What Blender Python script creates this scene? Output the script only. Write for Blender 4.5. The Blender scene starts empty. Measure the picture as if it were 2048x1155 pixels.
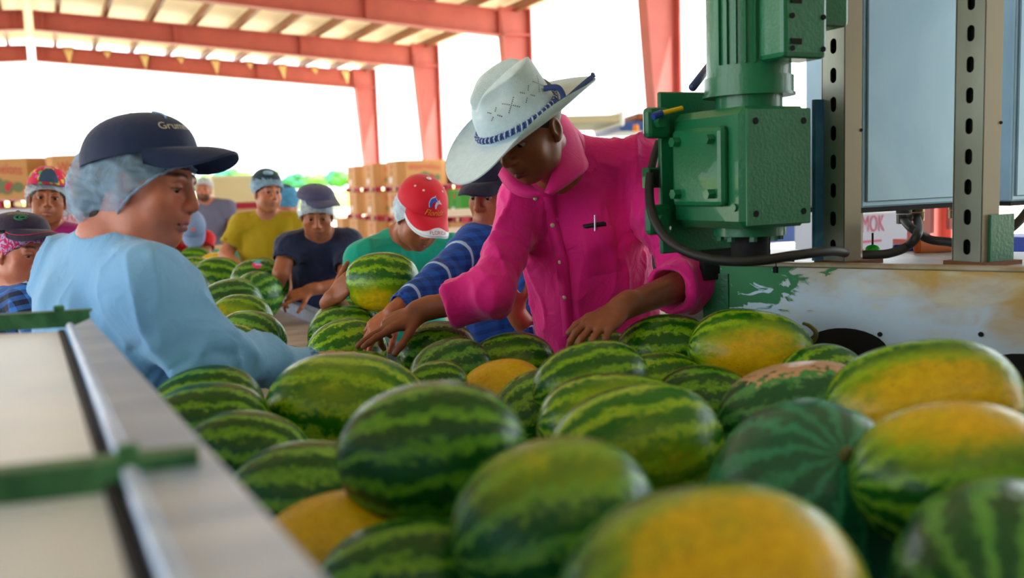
import bpy, bmesh, math, random
import numpy as np
from mathutils import Vector, Matrix, Euler

# ------------------------------------------------------------------ camera
SC = bpy.context.scene
COL = SC.collection
F = 1900.0; CZ = 1.5
TH, PI_, RO = math.radians(25.9), math.radians(6.4), math.radians(2.0)
_f0 = Vector((math.sin(TH)*math.cos(PI_), math.cos(TH)*math.cos(PI_), -math.sin(PI_)))
_r0 = Vector((math.cos(TH), -math.sin(TH), 0)); _u0 = _r0.cross(_f0)
CR = _r0*math.cos(RO) - _u0*math.sin(RO)
CU = _u0*math.cos(RO) + _r0*math.sin(RO)
CF = _f0
CAMP = Vector((0, 0, CZ))
cd = bpy.data.cameras.new('camera'); cam = bpy.data.objects.new('camera', cd); COL.objects.link(cam)
cam.matrix_world = Matrix(((CR.x, CU.x, -CF.x, 0), (CR.y, CU.y, -CF.y, 0), (CR.z, CU.z, -CF.z, CZ), (0, 0, 0, 1)))
cd.sensor_width = 36; cd.lens = 36*F/2048; cd.clip_start = .05; cd.clip_end = 3000
cd.dof.use_dof = True; cd.dof.focus_distance = 2.75; cd.dof.aperture_fstop = 2.5
SC.camera = cam
SC.view_settings.view_transform = 'Standard'; SC.view_settings.look = 'None'
SC.view_settings.gamma = 1.0; SC.view_settings.use_curve_mapping = False
SC.view_settings.exposure = 1.65
# ------------------------------------------------------------------ sky and sun
W = bpy.data.worlds.new('world'); SC.world = W; W.use_nodes = True
bg = W.node_tree.nodes['Background']; bg.inputs[0].default_value = (0.84, 0.94, 1.0, 1); bg.inputs[1].default_value = 1.35
sun = bpy.data.lights.new('sun', 'SUN'); sun.energy = 4.0; sun.angle = .02; sun.color = (1, .97, .92)
so = bpy.data.objects.new('sun', sun); COL.objects.link(so); so.rotation_euler = (math.radians(28), math.radians(18), 0)

def P(px, py, D):
    "pixel and depth along the view axis -> world point"
    return CAMP + (CF + CR*((px-1024)/F) - CU*((py-577.5)/F))*D
def G(px, py, z):
    d = CF + CR*((px-1024)/F) - CU*((py-577.5)/F)
    return CAMP + d*((z-CZ)/d.z)
def hexl(h, a=1.0):
    h = h.lstrip('#'); v = [int(h[i:i+2], 16)/255 for i in (0, 2, 4)]
    return tuple(((c+.055)/1.055)**2.4 if c > .04045 else c/12.92 for c in v) + (a,)

# ------------------------------------------------------------------ materials
MATS = {}
def mat(name, col, rough=.6, metal=0., var=0., vscale=6., bump=0., bscale=40., spec=.5, alpha=1., trans=0., emit=None, coat=0.):
    if name in MATS: return MATS[name]
    m = bpy.data.materials.new(name); m.use_nodes = True; N = m.node_tree.nodes; L = m.node_tree.links
    b = N['Principled BSDF']; c = hexl(col) if isinstance(col, str) else col
    b.inputs['Base Color'].default_value = c; b.inputs['Roughness'].default_value = rough
    b.inputs['Metallic'].default_value = metal; b.inputs['Specular IOR Level'].default_value = spec
    b.inputs['Coat Weight'].default_value = coat
    if alpha < 1: b.inputs['Alpha'].default_value = alpha
    if var or bump: tc = N.new('ShaderNodeTexCoord')
    if var:
        n = N.new('ShaderNodeTexNoise'); n.inputs['Scale'].default_value = vscale; n.inputs['Detail'].default_value = 5
        L.new(tc.outputs['Object'], n.inputs['Vector'])
        r = N.new('ShaderNodeMapRange'); r.inputs[1].default_value = .3; r.inputs[2].default_value = .7
        r.inputs[3].default_value = 1-var; r.inputs[4].default_value = 1+var
        L.new(n.outputs[0], r.inputs[0])
        mx = N.new('ShaderNodeMix'); mx.data_type = 'RGBA'; mx.blend_type = 'MULTIPLY'; mx.inputs[0].default_value = 1
        mx.inputs[6].default_value = c; L.new(r.outputs[0], mx.inputs[7]); L.new(mx.outputs[2], b.inputs['Base Color'])
    if bump:
        n2 = N.new('ShaderNodeTexNoise'); n2.inputs['Scale'].default_value = bscale; n2.inputs['Detail'].default_value = 4
        L.new(tc.outputs['Object'], n2.inputs['Vector'])
        bp = N.new('ShaderNodeBump'); bp.inputs['Strength'].default_value = bump; bp.inputs['Distance'].default_value = .01
        L.new(n2.outputs[0], bp.inputs['Height']); L.new(bp.outputs[0], b.inputs['Normal'])
    if emit: b.inputs['Emission Color'].default_value = emit[0]; b.inputs['Emission Strength'].default_value = emit[1]
    MATS[name] = m; return m
def ramp2(name, c1, c2, scale, lo, hi, rough=.6, metal=0., stretch=(1, 1, 1), detail=6, bump=0., c3=None):
    "two (or three) colour noise material"
    if name in MATS: return MATS[name]
    m = mat(name, c1, rough, metal); N = m.node_tree.nodes; L = m.node_tree.links; b = N['Principled BSDF']
    tc = N.new('ShaderNodeTexCoord'); mp = N.new('ShaderNodeMapping'); mp.inputs['Scale'].default_value = stretch
    n = N.new('ShaderNodeTexNoise'); n.inputs['Scale'].default_value = scale; n.inputs['Detail'].default_value = detail
    n.inputs['Distortion'].default_value = .6
    r = N.new('ShaderNodeValToRGB'); r.color_ramp.elements[0].position = lo; r.color_ramp.elements[0].color = hexl(c1)
    r.color_ramp.elements[1].position = hi; r.color_ramp.elements[1].color = hexl(c2)
    if c3: e = r.color_ramp.elements.new(min(1, hi+.15)); e.color = hexl(c3)
    L.new(tc.outputs['Object'], mp.inputs[0]); L.new(mp.outputs[0], n.inputs['Vector']); L.new(n.outputs[0], r.inputs[0])
    L.new(r.outputs[0], b.inputs['Base Color'])
    if bump:
        bp = N.new('ShaderNodeBump'); bp.inputs['Strength'].default_value = bump; bp.inputs['Distance'].default_value = .01
        L.new(n.outputs[0], bp.inputs['Height']); L.new(bp.outputs[0], b.inputs['Normal'])
    return m

# ------------------------------------------------------------------ object helpers
ORG = {}
def tag(o, label=None, cat=None, group=None, kind=None):
    if label: o['label'] = label
    if cat: o['category'] = cat
    if group: o['group'] = group
    if kind: o['kind'] = kind
    return o
def thing(name, label, cat, loc, group=None, kind=None):
    o = bpy.data.objects.new(name, None); COL.objects.link(o); o.location = loc; o.empty_display_size = .1
    ORG[o.name] = Vector(loc); return tag(o, label, cat, group, kind)
class MB:
    "collects shapes in world coordinates; build() links them as one mesh object"
    def __init__(s): s.v = []; s.f = []; s.sm = []
    def add(s, vs, fs, smooth=False):
        o = len(s.v); s.v += [tuple(v) for v in vs]; s.f += [tuple(i+o for i in f) for f in fs]; s.sm += [smooth]*len(fs); return s
    def bm(s, bm, M=None, smooth=False):
        bm.verts.ensure_lookup_table(); bm.verts.index_update()
        s.add([(M @ v.co if M else v.co) for v in bm.verts], [[v.index for v in f.verts] for f in bm.faces], smooth); bm.free(); return s
    def box(s, size, M, bev=0., seg=1):
        if not isinstance(M, Matrix): M = Matrix.Translation(M)
        bm = bmesh.new(); bmesh.ops.create_cube(bm, size=1.0); bmesh.ops.scale(bm, vec=size, verts=bm.verts)
        if bev: bmesh.ops.bevel(bm, geom=bm.edges[:], offset=bev, segments=seg, affect='EDGES', profile=.5)
        return s.bm(bm, M)
    def cyl(s, a, b, r1, r2=None, n=20, cap=True, smooth=True):
        a = Vector(a); b = Vector(b); r2 = r1 if r2 is None else r2; d = (b-a).normalized()
        q = d.to_track_quat('Z', 'Y').to_matrix(); x, y = q.col[0], q.col[1]
        vs = [a+(x*math.cos(t)+y*math.sin(t))*r1 for t in [2*math.pi*i/n for i in range(n)]]
        vs += [b+(x*math.cos(t)+y*math.sin(t))*r2 for t in [2*math.pi*i/n for i in range(n)]]
        s.add(vs, [(i, (i+1) % n, n+(i+1) % n, n+i) for i in range(n)], smooth)
        if cap: s.add(vs[:n], [tuple(range(n))[::-1]]); s.add(vs[n:], [tuple(range(n))])
        return s
    def tube(s, pts, r, n=10, closed=False):
        pts = [Vector(p) for p in pts]; m = len(pts); vs = []; rr = r if isinstance(r, (list, tuple)) else [r]*m; ref = None
        for i, p in enumerate(pts):
            t = (pts[(i+1) % m]-pts[i-1]) if closed or 0 < i < m-1 else (pts[1]-pts[0] if i == 0 else pts[-1]-pts[-2])
            t.normalize()
            if ref is None: ref = t.orthogonal().normalized()
            ref = (ref-t*ref.dot(t)).normalized(); b = t.cross(ref)
            vs += [p+(ref*math.cos(a)+b*math.sin(a))*rr[i] for a in [2*math.pi*k/n for k in range(n)]]
        fs = []
        for i in range(m if closed else m-1):
            j = (i+1) % m; fs += [(i*n+k, i*n+(k+1) % n, j*n+(k+1) % n, j*n+k) for k in range(n)]
        if not closed: fs += [tuple(range(n))[::-1], tuple((m-1)*n+k for k in range(n))]
        return s.add(vs, fs, True)
    def prism(s, poly, M, h):
        "poly: list of (x,y); extruded along local z by h (list or value)"
        n = len(poly); vs = [M @ Vector((x, y, 0)) for x, y in poly]+[M @ Vector((x, y, h)) for x, y in poly]
        return s.add(vs, [tuple(range(n))[::-1], tuple(range(n, 2*n))]+[(i, (i+1) % n, n+(i+1) % n, n+i) for i in range(n)])
    def grid(s, fn, nu, nv, closeu=False, smooth=True, flip=False):
        vs = [fn(i/(nu if closeu else nu-1), j/(nv-1)) for i in range(nu) for j in range(nv)]; fs = []
        for i in range(nu if closeu else nu-1):
            k = (i+1) % nu
            for j in range(nv-1):
                f = (i*nv+j, k*nv+j, k*nv+j+1, i*nv+j+1); fs.append(f[::-1] if flip else f)
        return s.add(vs, fs, smooth)
    def build(s, name, m, parent=None, org=None):
        me = bpy.data.meshes.new(name); o0 = ORG[parent.name] if parent else Vector(org if org is not None else (0, 0, 0))
        me.from_pydata([tuple(Vector(v)-o0) for v in s.v], [], s.f)
        me.polygons.foreach_set('use_smooth', s.sm); me.materials.append(m); me.update()
        o = bpy.data.objects.new(name, me); COL.objects.link(o); ORG[o.name] = o0
        if parent: o.parent = parent
        else: o.location = o0
        return o
def bez(pts, n=12):
    "Catmull-Rom through points"
    pts = [Vector(p) for p in pts]; out = []
    for i in range(len(pts)-1):
        p0 = pts[max(i-1, 0)]; p1 = pts[i]; p2 = pts[i+1]; p3 = pts[min(i+2, len(pts)-1)]
        for k in range(n):
            t = k/n; out.append(.5*((2*p1)+(p2-p0)*t+(2*p0-5*p1+4*p2-p3)*t*t+(3*p1-p0-3*p2+p3)*t**3))
    return out+[pts[-1]]
def frame(o, x, z=(0, 0, 1)):
    "4x4 matrix with local x along x and local z near z"
    x = Vector(x).normalized(); z = Vector(z); y = z.cross(x).normalized(); z = x.cross(y)
    return Matrix(((x.x, y.x, z.x, o[0]), (x.y, y.y, z.y, o[1]), (x.z, y.z, z.z, o[2]), (0, 0, 0, 1)))
def text_polys(txt, size=1., extrude=0., res=3, align='CENTER', shear=0.):
    cu = bpy.data.curves.new('t', 'FONT'); cu.body = txt; cu.size = size; cu.align_x = align; cu.align_y = 'CENTER'
    cu.resolution_u = res; cu.extrude = extrude; cu.shear = shear
    ob = bpy.data.objects.new('t', cu); COL.objects.link(ob); dg = bpy.context.evaluated_depsgraph_get()
    me = bpy.data.meshes.new_from_object(ob.evaluated_get(dg)); vs = [v.co.copy() for v in me.vertices]; fs = [tuple(p.vertices) for p in me.polygons]
    bpy.data.objects.remove(ob); bpy.data.curves.remove(cu); bpy.data.meshes.remove(me); return vs, fs
def disc(mb, M, r, n=16, ry=None):
    ry = r if ry is None else ry
    return mb.add([M @ Vector((r*math.cos(2*math.pi*i/n), ry*math.sin(2*math.pi*i/n), 0)) for i in range(n)], [tuple(range(n))])
def copy_tree(o, loc=None, parent=None):
    c = o.copy(); COL.objects.link(c); ORG[c.name] = ORG[o.name]
    if parent: c.parent = parent
    if loc is not None: c.location = loc; ORG[c.name] = Vector(loc)
    for ch in o.children: copy_tree(ch, None, c)
    return c
rnd = random.Random(7)

# ------------------------------------------------------------------ setting: ground, field, roof
def slab(name, x0, x1, y0, y1, z0, z1, m):
    return MB().box((x1-x0, y1-y0, z1-z0), ((x0+x1)/2, (y0+y1)/2, (z0+z1)/2)).build(name, m)
tag(slab('floor', -14, 14, -10, 34, -.2, 0, ramp2('concrete', '8f8a82', 'b8b3aa', 1.2, .35, .7, .75)), 'pale concrete slab of the packing shed', kind='structure')
tag(slab('ground', -700, 900, -300, 1200, -.5, -.06, ramp2('dry_ground', 'e8dcae', 'fbf6dc', .05, .35, .65, .9)), 'sun-bleached sandy yard and field around the shed', kind='structure')
fld = tag(slab('field', -260, 500, 75, 560, -.3, 0, ramp2('field_grass', 'a8b418', 'd2d860', .06, .35, .65, .9, c3='88a428')), 'yellow-green field stretching to the trees', kind='structure')

M_STEEL = mat('red_oxide_steel', 'b85a52', .55, var=.12, vscale=2)
M_PURL = mat('purlin_steel', '8a5638', .5, var=.1, vscale=1)  # brown deepened to carry the shade on the purlins
M_ROOF = mat('roof_sheet', 'f4e2b0', .5, var=.04, vscale=.6)
if True:   # translucency added so the sheets glow and light the shed from above
    N = M_ROOF.node_tree.nodes; L = M_ROOF.node_tree.links; tr = N.new('ShaderNodeBsdfTranslucent'); tr.inputs[0].default_value = (1, .95, .84, 1)
    mx = N.new('ShaderNodeMixShader'); mx.inputs[0].default_value = .17; L.new(N['Principled BSDF'].outputs[0], mx.inputs[1]); L.new(tr.outputs[0], mx.inputs[2]); L.new(mx.outputs[0], N['Material Output'].inputs[0])
M_CREAM = mat('brace_cream', 'efd79a', .5)
FY = [31.9-5.8*i for i in range(6)]
LX = 10.5; ZK = 5.52; ZR = 6.1
def roofz(x): return ZR-(ZR-ZK)*abs(x)/LX
names = {0: 'furthest', 1: 'second furthest', 2: 'third furthest', 3: 'fourth furthest', 4: 'fifth furthest', 5: 'nearest'}
for i, Y in enumerate(FY):
    fr = thing('steel_frame', 'red oxide steel portal frame, '+names[i]+' along the shed, tapered columns and rafter', 'steel frame', (0, Y, 0), 'portal frames of the shed', 'structure')
    for s in (-1, 1):
        c = MB(); w = .3
        # tapered column: web + two flanges, outer face vertical
        wb, wt = .34, .74
        for xa, xb in ((s*(LX+.02), s*(LX+.02)), (s*(LX-wb), s*(LX-wt))):
            c.add([(xa-.02, Y-w/2, 0), (xa+.02, Y-w/2, 0), (xa+.02, Y+w/2, 0), (xa-.02, Y+w/2, 0), (xb-.02, Y-w/2, ZK), (xb+.02, Y-w/2, ZK), (xb+.02, Y+w/2, ZK), (xb-.02, Y+w/2, ZK)],
                  [(0, 3, 2, 1), (4, 5, 6, 7), (0, 1, 5, 4), (1, 2, 6, 5), (2, 3, 7, 6), (3, 0, 4, 7)])
        c.add([(s*(LX-wb), Y, 0), (s*LX, Y, 0), (s*LX, Y, ZK), (s*(LX-wt), Y, ZK)], [(0, 1, 2, 3)])
        for zz in (ZK-.02, ZK-.62): c.box((.7, w, .03), (s*(LX-.36), Y, zz))
        c.build('column', M_STEEL, fr)
        r = MB(); x0, x1 = s*.1, s*(LX-.62); d0, d1 = .46, .6
        def prof(z0a, z0b, z1a, z1b, hw):
            r.add([(x0, Y-hw, z0a), (x0, Y+hw, z0a), (x0, Y+hw, z0b), (x0, Y-hw, z0b), (x1, Y-hw, z1a), (x1, Y+hw, z1a), (x1, Y+hw, z1b), (x1, Y-hw, z1b)],
                  [(0, 1, 2, 3), (4, 7, 6, 5), (0, 4, 5, 1), (1, 5, 6, 2), (2, 6, 7, 3), (3, 7, 4, 0)])
        za, zb = roofz(x0)-.1, roofz(x1)-.1
        prof(za-d0, za-d0+.03, zb-d1, zb-d1+.03, .14); prof(za-.03, za, zb-.03, zb, .14); prof(za-d0, za, zb-d1, zb, .01)
        for xx in (.02, .33, .66, .985):
            xs = x0+(x1-x0)*xx; zt = za+(zb-za)*xx; dd = d0+(d1-d0)*xx; r.box((.03, .28, dd), (xs, Y, zt-dd/2))
        r.build('rafter', M_STEEL, fr)
        for k in range(9 if i == 0 else 0):
            xx = s*(1.0+k*1.06); zt = roofz(xx)-.05; dd = .3 if k % 2 else .55
            MB().add([(xx-.16, Y-.02, zt), (xx+.16, Y-.02, zt), (xx, Y-.3, zt-dd), (xx-.16, Y+.02, zt), (xx+.16, Y+.02, zt), (xx, Y-.26, zt-dd)],
                     [(0, 2, 1), (3, 4, 5), (0, 3, 5, 2), (1, 2, 5, 4), (0, 1, 4, 3)]).build('brace', M_CREAM, fr)
ce = thing('ceiling', 'cream metal roof sheeting carried on brown purlins', None, (0, 0, ZK), kind='structure')
YA, YB = -4.2, 32.4
for s in (-1, 1):
    for k in range(10):
        xx = s*(.62+k*1.06); zz = roofz(xx)
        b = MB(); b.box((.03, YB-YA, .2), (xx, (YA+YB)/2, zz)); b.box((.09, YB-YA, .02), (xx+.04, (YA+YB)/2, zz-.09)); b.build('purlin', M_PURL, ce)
    for j in range(7):
        ya = YA+(YB-YA)*j/7; yb = YA+(YB-YA)*(j+1)/7; b = MB(); n = 40
        xs = [s*(.08+(LX+.35)*q/n) for q in range(n+1)]
        vs = []
        for q, x in enumerate(xs):
            h = roofz(x)+.12+(.025 if q % 4 in (0, 3) else 0); vs += [(x, ya, h), (x, yb, h), (x, ya, h+.03), (x, yb, h+.03)]
        fs = []
        for q in range(n):
            a, c = q*4, q*4+4; fs += [(a, a+1, c+1, c), (a+2, c+2, c+3, a+3)]
        fs += [(0, 2, 3, 1), (n*4, n*4+1, n*4+3, n*4+2)]
        b.add(vs, fs).build('roof_sheet', M_ROOF, ce)
tag(slab('light_block_back', -10.6, 10.6, -4.75, -4.55, 0, 6.2, mat('light_block_grey', '6a6a66', .7)), 'closed sheet metal end wall behind the viewer', kind='structure')  # unseen wall added to cut ambient light from behind the camera
MB().box((.5, YB-YA, .03), (0, (YA+YB)/2, ZR+.17)).build('ridge_cap', M_ROOF, ce)
# treeline beyond the field
M_LEAF = [ramp2('leaf%d' % i, a, b, 1.2, .35, .65, .8, bump=.6) for i, (a, b) in enumerate((('1f6a24', '5c9a44'), ('35782c', '7aa850'), ('145a40', '3f8a6a')))]
M_BARK = mat('bark', '6a5238', .9)
ORD = 'first second third fourth fifth sixth seventh eighth ninth tenth eleventh twelfth thirteenth fourteenth fifteenth'.split()
for i in range(15):
    px = 398+i*24+rnd.uniform(-4, 4); D = 300+45*(i % 2); h = rnd.uniform(6.2, 8.8)*(1.2 if 1 < i < 6 else 1)
    base = G(px, 420, 0); dirv = (P(px, 385, 1)-CAMP); base = CAMP+dirv*(D/dirv.dot(CF)); base.z = 0
    t = thing('tree', 'distant rounded green tree, %s of the far treeline from its left end' % ORD[i], 'tree', base, 'trees beyond the field')
    MB().cyl(base, base+Vector((0, 0, h*.4)), .3, .2, 8).build('trunk', M_BARK, t)
    c = MB(); 
    for k in range(5):
        bm = bmesh.new(); bmesh.ops.create_icosphere(bm, subdivisions=2, radius=1)
        o = Vector((rnd.uniform(-1.2, 1.2), rnd.uniform(-1, 1), h*(.42+.1*k) if k else h*.45)); sc = h*rnd.uniform(.24, .32)*(1 if k < 3 else .7)
        for v in bm.verts: v.co = base+o+Vector((v.co.x*1.35, v.co.y*1.2, v.co.z*.8))*sc*rnd.uniform(.86, 1.12)
        c.bm(bm, None, True)
    c.build('crown', M_LEAF[i % 3], t)
# ------------------------------------------------------------------ left steel table in front
M_SS = ramp2('stainless', 'a8c0e4', 'd2e2fc', 3.0, .35, .7, .34, .3, (1, 6, 1))
M_SSW = ramp2('pale_sheet', 'cce0fa', 'eef6ff', 2.0, .3, .7, .3, .0)  # white steel tinted blue to offset the warm light from the roof
M_GRNP = ramp2('green_paint_worn', '1f5a30', '4d8a55', 22, .35, .7, .5, c3='8a6a4a')
M_DARK = mat('dark_gap_and_parts', '15161a', .8)  # near-black for the painted gap shade and for several dark parts
TZ = 1.3
g = lambda x, y, z=TZ: G(x, y, z)
tb = thing('side_table', 'pale steel side table with green angle cross bars in the left foreground', 'table', (-.35, .9, 0))
def lerp(a, b, t): return Vector(a).lerp(Vector(b), t)
OA, OB = g(180, 636), g(650, 1155); dO = (OB-OA).normalized(); OB = OB+dO*.35
IA, IB = g(140, 652), g(345, 1155); dI = (IB-IA).normalized(); IB = IB+dI*.35
def plate(mb, poly, z0, z1):
    n = len(poly); vs = [(p[0], p[1], z0) for p in poly]+[(p[0], p[1], z1) for p in poly]
    mb.add(vs, [tuple(range(n))[::-1], tuple(range(n, 2*n))]+[(i, (i+1) % n, n+(i+1) % n, n+i) for i in range(n)]); return mb
LFx = Vector((-1.15, 0, 0))
def leftof(p, w=1.05): return Vector(p)-_r0*w
pl = MB(); plate(pl, [IA+_r0*.005, OA, OB, IB+_r0*.005], TZ-.012, TZ)
plate(pl, [OA-_r0*.012, OA, OB, OB-_r0*.012], TZ-.3, TZ-.012)
pl.build('side_rail', M_SS, tb)
cA, cB = g(0, 966), g(400, 921)       # near cross bar line
fA, fB = g(-20, 641), g(182, 629)
kI = lerp(IA, IB, .0)
def onI(p):  # point on inner line level with p
    t = ((Vector(p)-IA).dot(CF))/((IB-IA).dot(CF)); return lerp(IA, IB, t)
nI = onI(cB)
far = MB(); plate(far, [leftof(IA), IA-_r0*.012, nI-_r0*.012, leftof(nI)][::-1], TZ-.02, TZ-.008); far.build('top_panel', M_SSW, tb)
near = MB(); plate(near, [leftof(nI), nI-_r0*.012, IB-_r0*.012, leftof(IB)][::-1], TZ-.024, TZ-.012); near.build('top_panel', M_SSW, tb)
MB().tube([IA, IB], .006, 12).build('edge_rod', M_SS, tb)
MB().tube([IA-_r0*.014-Vector((0, 0, .01)), IB-_r0*.014-Vector((0, 0, .01))], .006, 8).build('gap_shade', M_DARK, tb)  # near-black tube painted in for the shaded gap beside the rod
for a, b, w, h in ((fA, fB, .022, .012), (cA, cB, .024, .012)):
    d = (b-a).normalized(); a2 = a-d*.9; n = Vector((-d.y, d.x, 0)); m = MB()
    L = (b-a2).length; mid = (a2+b)/2
    m.box((L, w, .004), frame(mid+Vector((0, 0, .008)), d)); m.box((L, .004, .026), frame(mid+n*(-w/2)+Vector((0, 0, -.004)), d))
    m.build('cross_bar', M_GRNP, tb)
    MB().box((.016, .011, .01), frame(b-d*.05+Vector((0, 0, .014)), d), .002).build('bracket', M_GRNP, tb)
bd = MB(); plate(bd, [leftof(IA), IA, IB, leftof(IB)][::-1], TZ-.12, TZ-.03); bd.build('apron', M_SS, tb)
for p in (leftof(IA, .9)+Vector((0, -.1, 0)), IA+Vector((-.08, -.1, 0)), leftof(IB, .9), IB+Vector((-.06, .05, 0))):
    MB().box((.05, .05, TZ-.1), (p.x, p.y, (TZ-.1)/2)).build('leg', M_SS, tb)

# ------------------------------------------------------------------ conveyor bed
M_BELT = ramp2('tray_sheet', 'b0a0a4', 'd8d0d4', 5, .35, .7, .45, .1, (1, 3, 1))
M_BEDD = mat('bed_dark', '121412', .7)  # bed darkened so the gaps between melons read as deep shade
cv = thing('conveyor', 'long sorting conveyor tray that carries the watermelons between the workers', 'conveyor', (.75, 4, 0))
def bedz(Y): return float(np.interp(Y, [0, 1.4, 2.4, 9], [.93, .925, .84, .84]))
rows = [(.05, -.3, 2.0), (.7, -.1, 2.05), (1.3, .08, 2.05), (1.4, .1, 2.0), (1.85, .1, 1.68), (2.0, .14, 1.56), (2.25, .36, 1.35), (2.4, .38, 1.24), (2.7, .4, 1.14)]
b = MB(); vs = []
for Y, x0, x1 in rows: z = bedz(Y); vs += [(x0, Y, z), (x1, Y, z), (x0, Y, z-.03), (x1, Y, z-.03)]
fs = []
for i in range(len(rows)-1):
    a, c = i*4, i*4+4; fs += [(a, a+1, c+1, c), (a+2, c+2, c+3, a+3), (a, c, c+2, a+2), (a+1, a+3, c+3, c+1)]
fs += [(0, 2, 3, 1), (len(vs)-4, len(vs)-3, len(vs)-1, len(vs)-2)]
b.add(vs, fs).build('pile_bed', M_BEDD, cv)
MB().box((.74, 6.4, .03), (.77, 5.9, .825)).build('tray', M_BELT, cv)
for x in (.385, 1.155):
    m = MB(); m.box((.03, 6.4, .1), (x, 5.9, .85)); m.box((.05, 6.4, .006), (x+(.01 if x > 1 else -.01), 5.9, .9)); m.build('tray_rail', M_SS, cv)
for x, y in ((.45, 3), (1.1, 3), (.45, 6), (1.1, 6), (.45, 8.9), (1.1, 8.9), (.3, .6), (1.7, .6), (.3, 1.6), (1.5, 1.5)):
    zt = bedz(y)-.03; MB().box((.06, .06, zt), (x, y, zt/2)).build('leg', M_GRNP, cv)

# ------------------------------------------------------------------ watermelons
def melon_mat():
    m = mat('watermelon_rind', '2f6a1a', .26, spec=.3); N = m.node_tree.nodes; L = m.node_tree.links; b = N['Principled BSDF']
    def nd(t, **k):
        n = N.new(t)
        for a, v in k.items(): setattr(n, a, v)
        return n
    def math_(op, a, b2=None, c=None):
        n = nd('ShaderNodeMath', operation=op)
        for i, v in enumerate((a, b2, c)):
            if v is None: continue
            if isinstance(v, (int, float)): n.inputs[i].default_value = v
            else: L.new(v, n.inputs[i])
        return n.outputs[0]
    def mixc(f, a, b2):
        n = nd('ShaderNodeMix', data_type='RGBA'); 
        for i, v in ((0, f), (6, a), (7, b2)):
            if isinstance(v, (tuple, float, int)): n.inputs[i].default_value = v
            else: L.new(v, n.inputs[i])
        return n.outputs[2]
    def noise(scale, vec, det=4, w=None):
        n = nd('ShaderNodeTexNoise'); n.inputs['Scale'].default_value = scale; n.inputs['Detail'].default_value = det; L.new(vec, n.inputs['Vector']); return n.outputs[0]
    def attr(a): n = nd('ShaderNodeAttribute', attribute_type='OBJECT'); n.attribute_name = a; return n.outputs['Fac']
    def sstep(x, a, b2):
        n = nd('ShaderNodeMapRange', interpolation_type='SMOOTHSTEP'); L.new(x, n.inputs[0])
        for i, v in ((1, a), (2, b2)):
            if isinstance(v, (int, float)): n.inputs[i].default_value = v
            else: L.new(v, n.inputs[i])
        return n.outputs[0]
    tc = nd('ShaderNodeTexCoord'); oi = nd('ShaderNodeObjectInfo')
    add = nd('ShaderNodeVectorMath', operation='ADD'); L.new(tc.outputs['Object'], add.inputs[0])
    sc = nd('ShaderNodeVectorMath', operation='SCALE'); sc.inputs[0].default_value = (31, 17, 23); L.new(oi.outputs['Random'], sc.inputs['Scale']); L.new(sc.outputs[0], add.inputs[1])
    q = add.outputs[0]; sp = nd('ShaderNodeSeparateXYZ'); L.new(tc.outputs['Object'], sp.inputs[0]); X, Y, Z = sp.outputs
    phi = math_('ARCTAN2', Y, Z)
    n1 = noise(2.2, q, 3); n2 = noise(9, q, 5); n3 = noise(30, q, 3)
    w = math_('ADD', math_('MULTIPLY', phi, 13.0), math_('ADD', math_('MULTIPLY', n1, 5.0), math_('MULTIPLY', n2, 5.5)))
    s = math_('SINE', w); s = math_('ADD', s, math_('MULTIPLY', math_('SUBTRACT', n3, .5), 2.2))
    pole = sstep(math_('ABSOLUTE', X), .98, .86)
    st = sstep(s, -.5, 1.3)
    tone = attr('tone')
    dark = mixc(n1, hexl('083006'), hexl('155a0a'))
    light0 = mixc(n2, hexl('308c08'), hexl('88bc14')); light1 = mixc(n2, hexl('66b414'), hexl('cce024'))
    light = mixc(tone, light0, light1)
    darkt = mixc(tone, dark, hexl('1f7008'))
    body = mixc(math_('MULTIPLY', st, .92), darkt, light)
    teal = mixc(math_('MULTIPLY', st, .55), hexl('0a5a40'), hexl('34a880'))
    body = mixc(attr('teal'), body, teal)
    # ground spot: patch around local -Z
    spot = attr('spot'); f = math_('ADD', math_('MULTIPLY', Z, -1), math_('MULTIPLY', math_('SUBTRACT', n1, .5), .55))
    f = math_('ADD', f, math_('MULTIPLY', math_('SUBTRACT', n2, .5), .25))
    edge = math_('SUBTRACT', 1.15, spot)
    mask = sstep(f, edge, math_('ADD', edge, .4))
    yel = mixc(n2, hexl('cc9404'), hexl('eecc0c'))
    yel = mixc(sstep(n3, .62, .72), yel, hexl('a06a1c'))
    ring = sstep(f, math_('SUBTRACT', edge, .3), math_('ADD', edge, .12)); body = mixc(math_('MULTIPLY', ring, .75), body, hexl('86a40c'))
    body = mixc(mask, body, yel)
    # dry beige scar around local +Y
    f2 = math_('ADD', Y, math_('MULTIPLY', math_('SUBTRACT', n2, .5), .9))
    e2 = math_('SUBTRACT', 1.3, attr('scar'))
    m2 = sstep(f2, e2, math_('ADD', e2, .05))
    body = mixc(m2, body, mixc(n3, hexl('b98a66'), hexl('d8b08c')))
    L.new(body, b.inputs['Base Color'])
    bp = nd('ShaderNodeBump'); bp.inputs['Strength'].default_value = .15; bp.inputs['Distance'].default_value = .02; L.new(n2, bp.inputs['Height']); L.new(bp.outputs[0], b.inputs['Normal'])
    b.inputs['Coat Weight'].default_value = .08; b.inputs['Coat Roughness'].default_value = .15
    return m
M_MEL = melon_mat(); M_STEM = mat('dry_stem', '5a5a26', .8); M_SCAR = mat('blossom_end', '7a6238', .8)
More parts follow.
